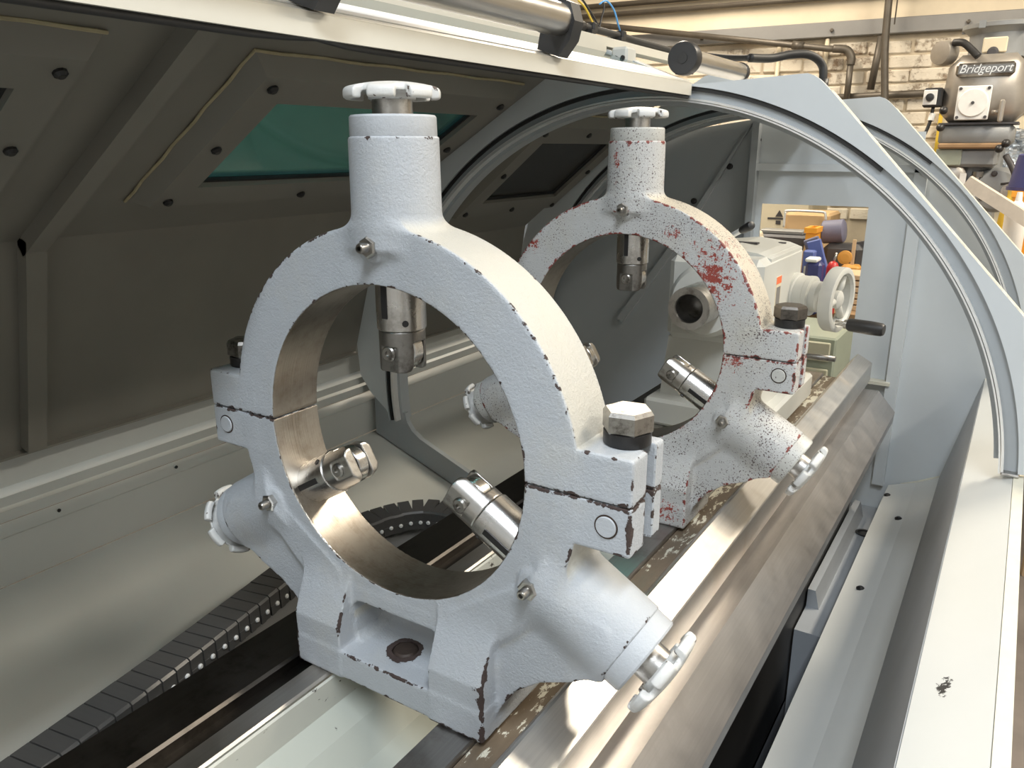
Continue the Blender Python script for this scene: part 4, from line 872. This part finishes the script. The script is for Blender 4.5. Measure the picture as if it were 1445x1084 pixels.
obj('shell', box(-.10, .11, 0, .25, 0, .268, .012), 'card', ct); obj('lid_line', box(-.102, .112, -.003, .25, .16, .166), 'wood_dark', ct); obj('handle', tube(spline([(-.095, -.02, .20), (-.095, -.02, .262), (-.08, -.02, .277), (.07, -.02, .277), (.09, -.02, .268), (.095, -.02, .24)], 6), .006, 10), 'chrome', ct, True)
st = thing('case_stand', (-.40, 3.62, -H), 'dark steel stand under the tan case', 'stand'); obj('top', box(-.3, .3, -.15, .2, H-.33, H-.30), 'darkm', st)
for sx in (-.27, .27):
    for s_y in (-.12, .17): obj('leg', box(sx-.02, sx+.02, s_y-.02, s_y+.02, 0, H-.33), 'darkm', st)
dm = thing('dark_machine', (-.39, 3.0, -.30), 'low dark machine block on the bench behind the orange bin', 'machine'); obj('body', box(-.12, .10, -.06, .06, 0, .215, .01), 'darkm', dm); obj('ridge', box(-.10, .08, -.04, .04, .215, .233, .004), 'girder', dm)
cr = crate('parts_bin', (-.2355, 2.80, -.30), .018, .05, .267, 'orange', 'tall orange bin standing on the bench behind the window', 'bin')
pm = thing('purple_motor', (-.17, 2.89, -.30), 'dusty purple motor housing on a black base at the bench back', 'motor'); obj('base', box(-.035, .115, -.04, .06, 0, .20, .02), 'darkm', pm); obj('housing', lathe([(.040, -.045), (.046, -.040), (.046, .035), (.036, .042)], (-.005, 0, .245), (1, 0, .12), 28), 'purple', pm, 40); obj('belt_guard', prism([(.04, .15), (.06, .20), (.20, .235), (.20, .15)], .0, .05), 'darkm', pm)
fb = thing('blue_folder', (-.098, 2.52, -.278), 'two blue plastic folders held together standing tilted on the bench', 'folder'); o = obj('cover', box(-.026, .026, -.012, 0, 0, .235, .004), 'blue', fb); o.rotation_euler = (0, -.32, 0); o = obj('cover', box(-.022, .034, .012, .024, 0, .245, .004), 'purple', fb); o.rotation_euler = (0, -.40, 0)
cb_ = thing('cardboard_box', (-.215, 2.62, -.30), 'open tan cardboard box with a raised flap on the bench', 'box'); obj('carton', box(-.028, .026, -.03, .03, 0, .185, .003), 'card', cb_); o = obj('flap', box(-.03, .02, -.032, -.029, .18, .235), 'card', cb_); o.rotation_euler = (0, .12, 0)
bb = thing('blue_bin', (-.168, 2.46, -.30), 'small bright blue bin in front of the cardboard box', 'bin'); obj('body', box(-.02, .02, -.02, .02, 0, .215, .005), 'blue', bb); obj('label', box(-.012, .012, -.022, -.02, .12, .16), 'white', bb)
nb = thing('navy_jug', (-.131, 2.39, -.30), 'navy plastic jug with a pale lid on the bench front', 'jug'); obj('body', box(-.028, .027, -.028, .028, 0, .185, .01), 'navy', nb); obj('lid', box(-.030, .012, -.03, .03, .185, .199, .004), 'white', nb)
rc = thing('red_can', (-.080, 2.43, -.30), 'red oil can behind the tailstock handwheel', 'can'); obj('body', lathe([(.019, 0), (.021, .004), (.021, .165), (.014, .18), (.006, .185)], n=24), 'red', rc, 40); obj('spout', tube([(0, 0, .18), (.008, 0, .215)], .004, 8), 'steel', rc, True)
wg = thing('wooden_jig', (-.075, 2.76, -.30), 'amber wooden jig with an upright stick on the bench', 'jig'); obj('block', box(-.035, .035, -.03, .03, 0, .135, .01), 'amber', wg); obj('stick', box(-.004, .008, -.006, .006, .135, .23), 'wood', wg); obj('disc', lathe([(.026, 0), (.026, .012), (.015, .014)], (-.02, -.03, .165), (0, -1, 0), 20), 'amber', wg)
lg = thing('pale_lever', (-.43, 2.72, -.30), 'pale wooden hand lever leaning at the window edge', 'lever'); obj('shaft', tube(spline([(.06, 0, .0), (.045, 0, .12), (.02, 0, .20), (.0, 0, .235)], 5), [.014]*16, 10), 'cream', lg, True); obj('knob', lathe([(.002, -.02), (.016, -.012), (.022, 0), (.016, .012), (.002, .02)], (-.002, 0, .235), (0, 0, 1), 16), 'cream', lg, True)
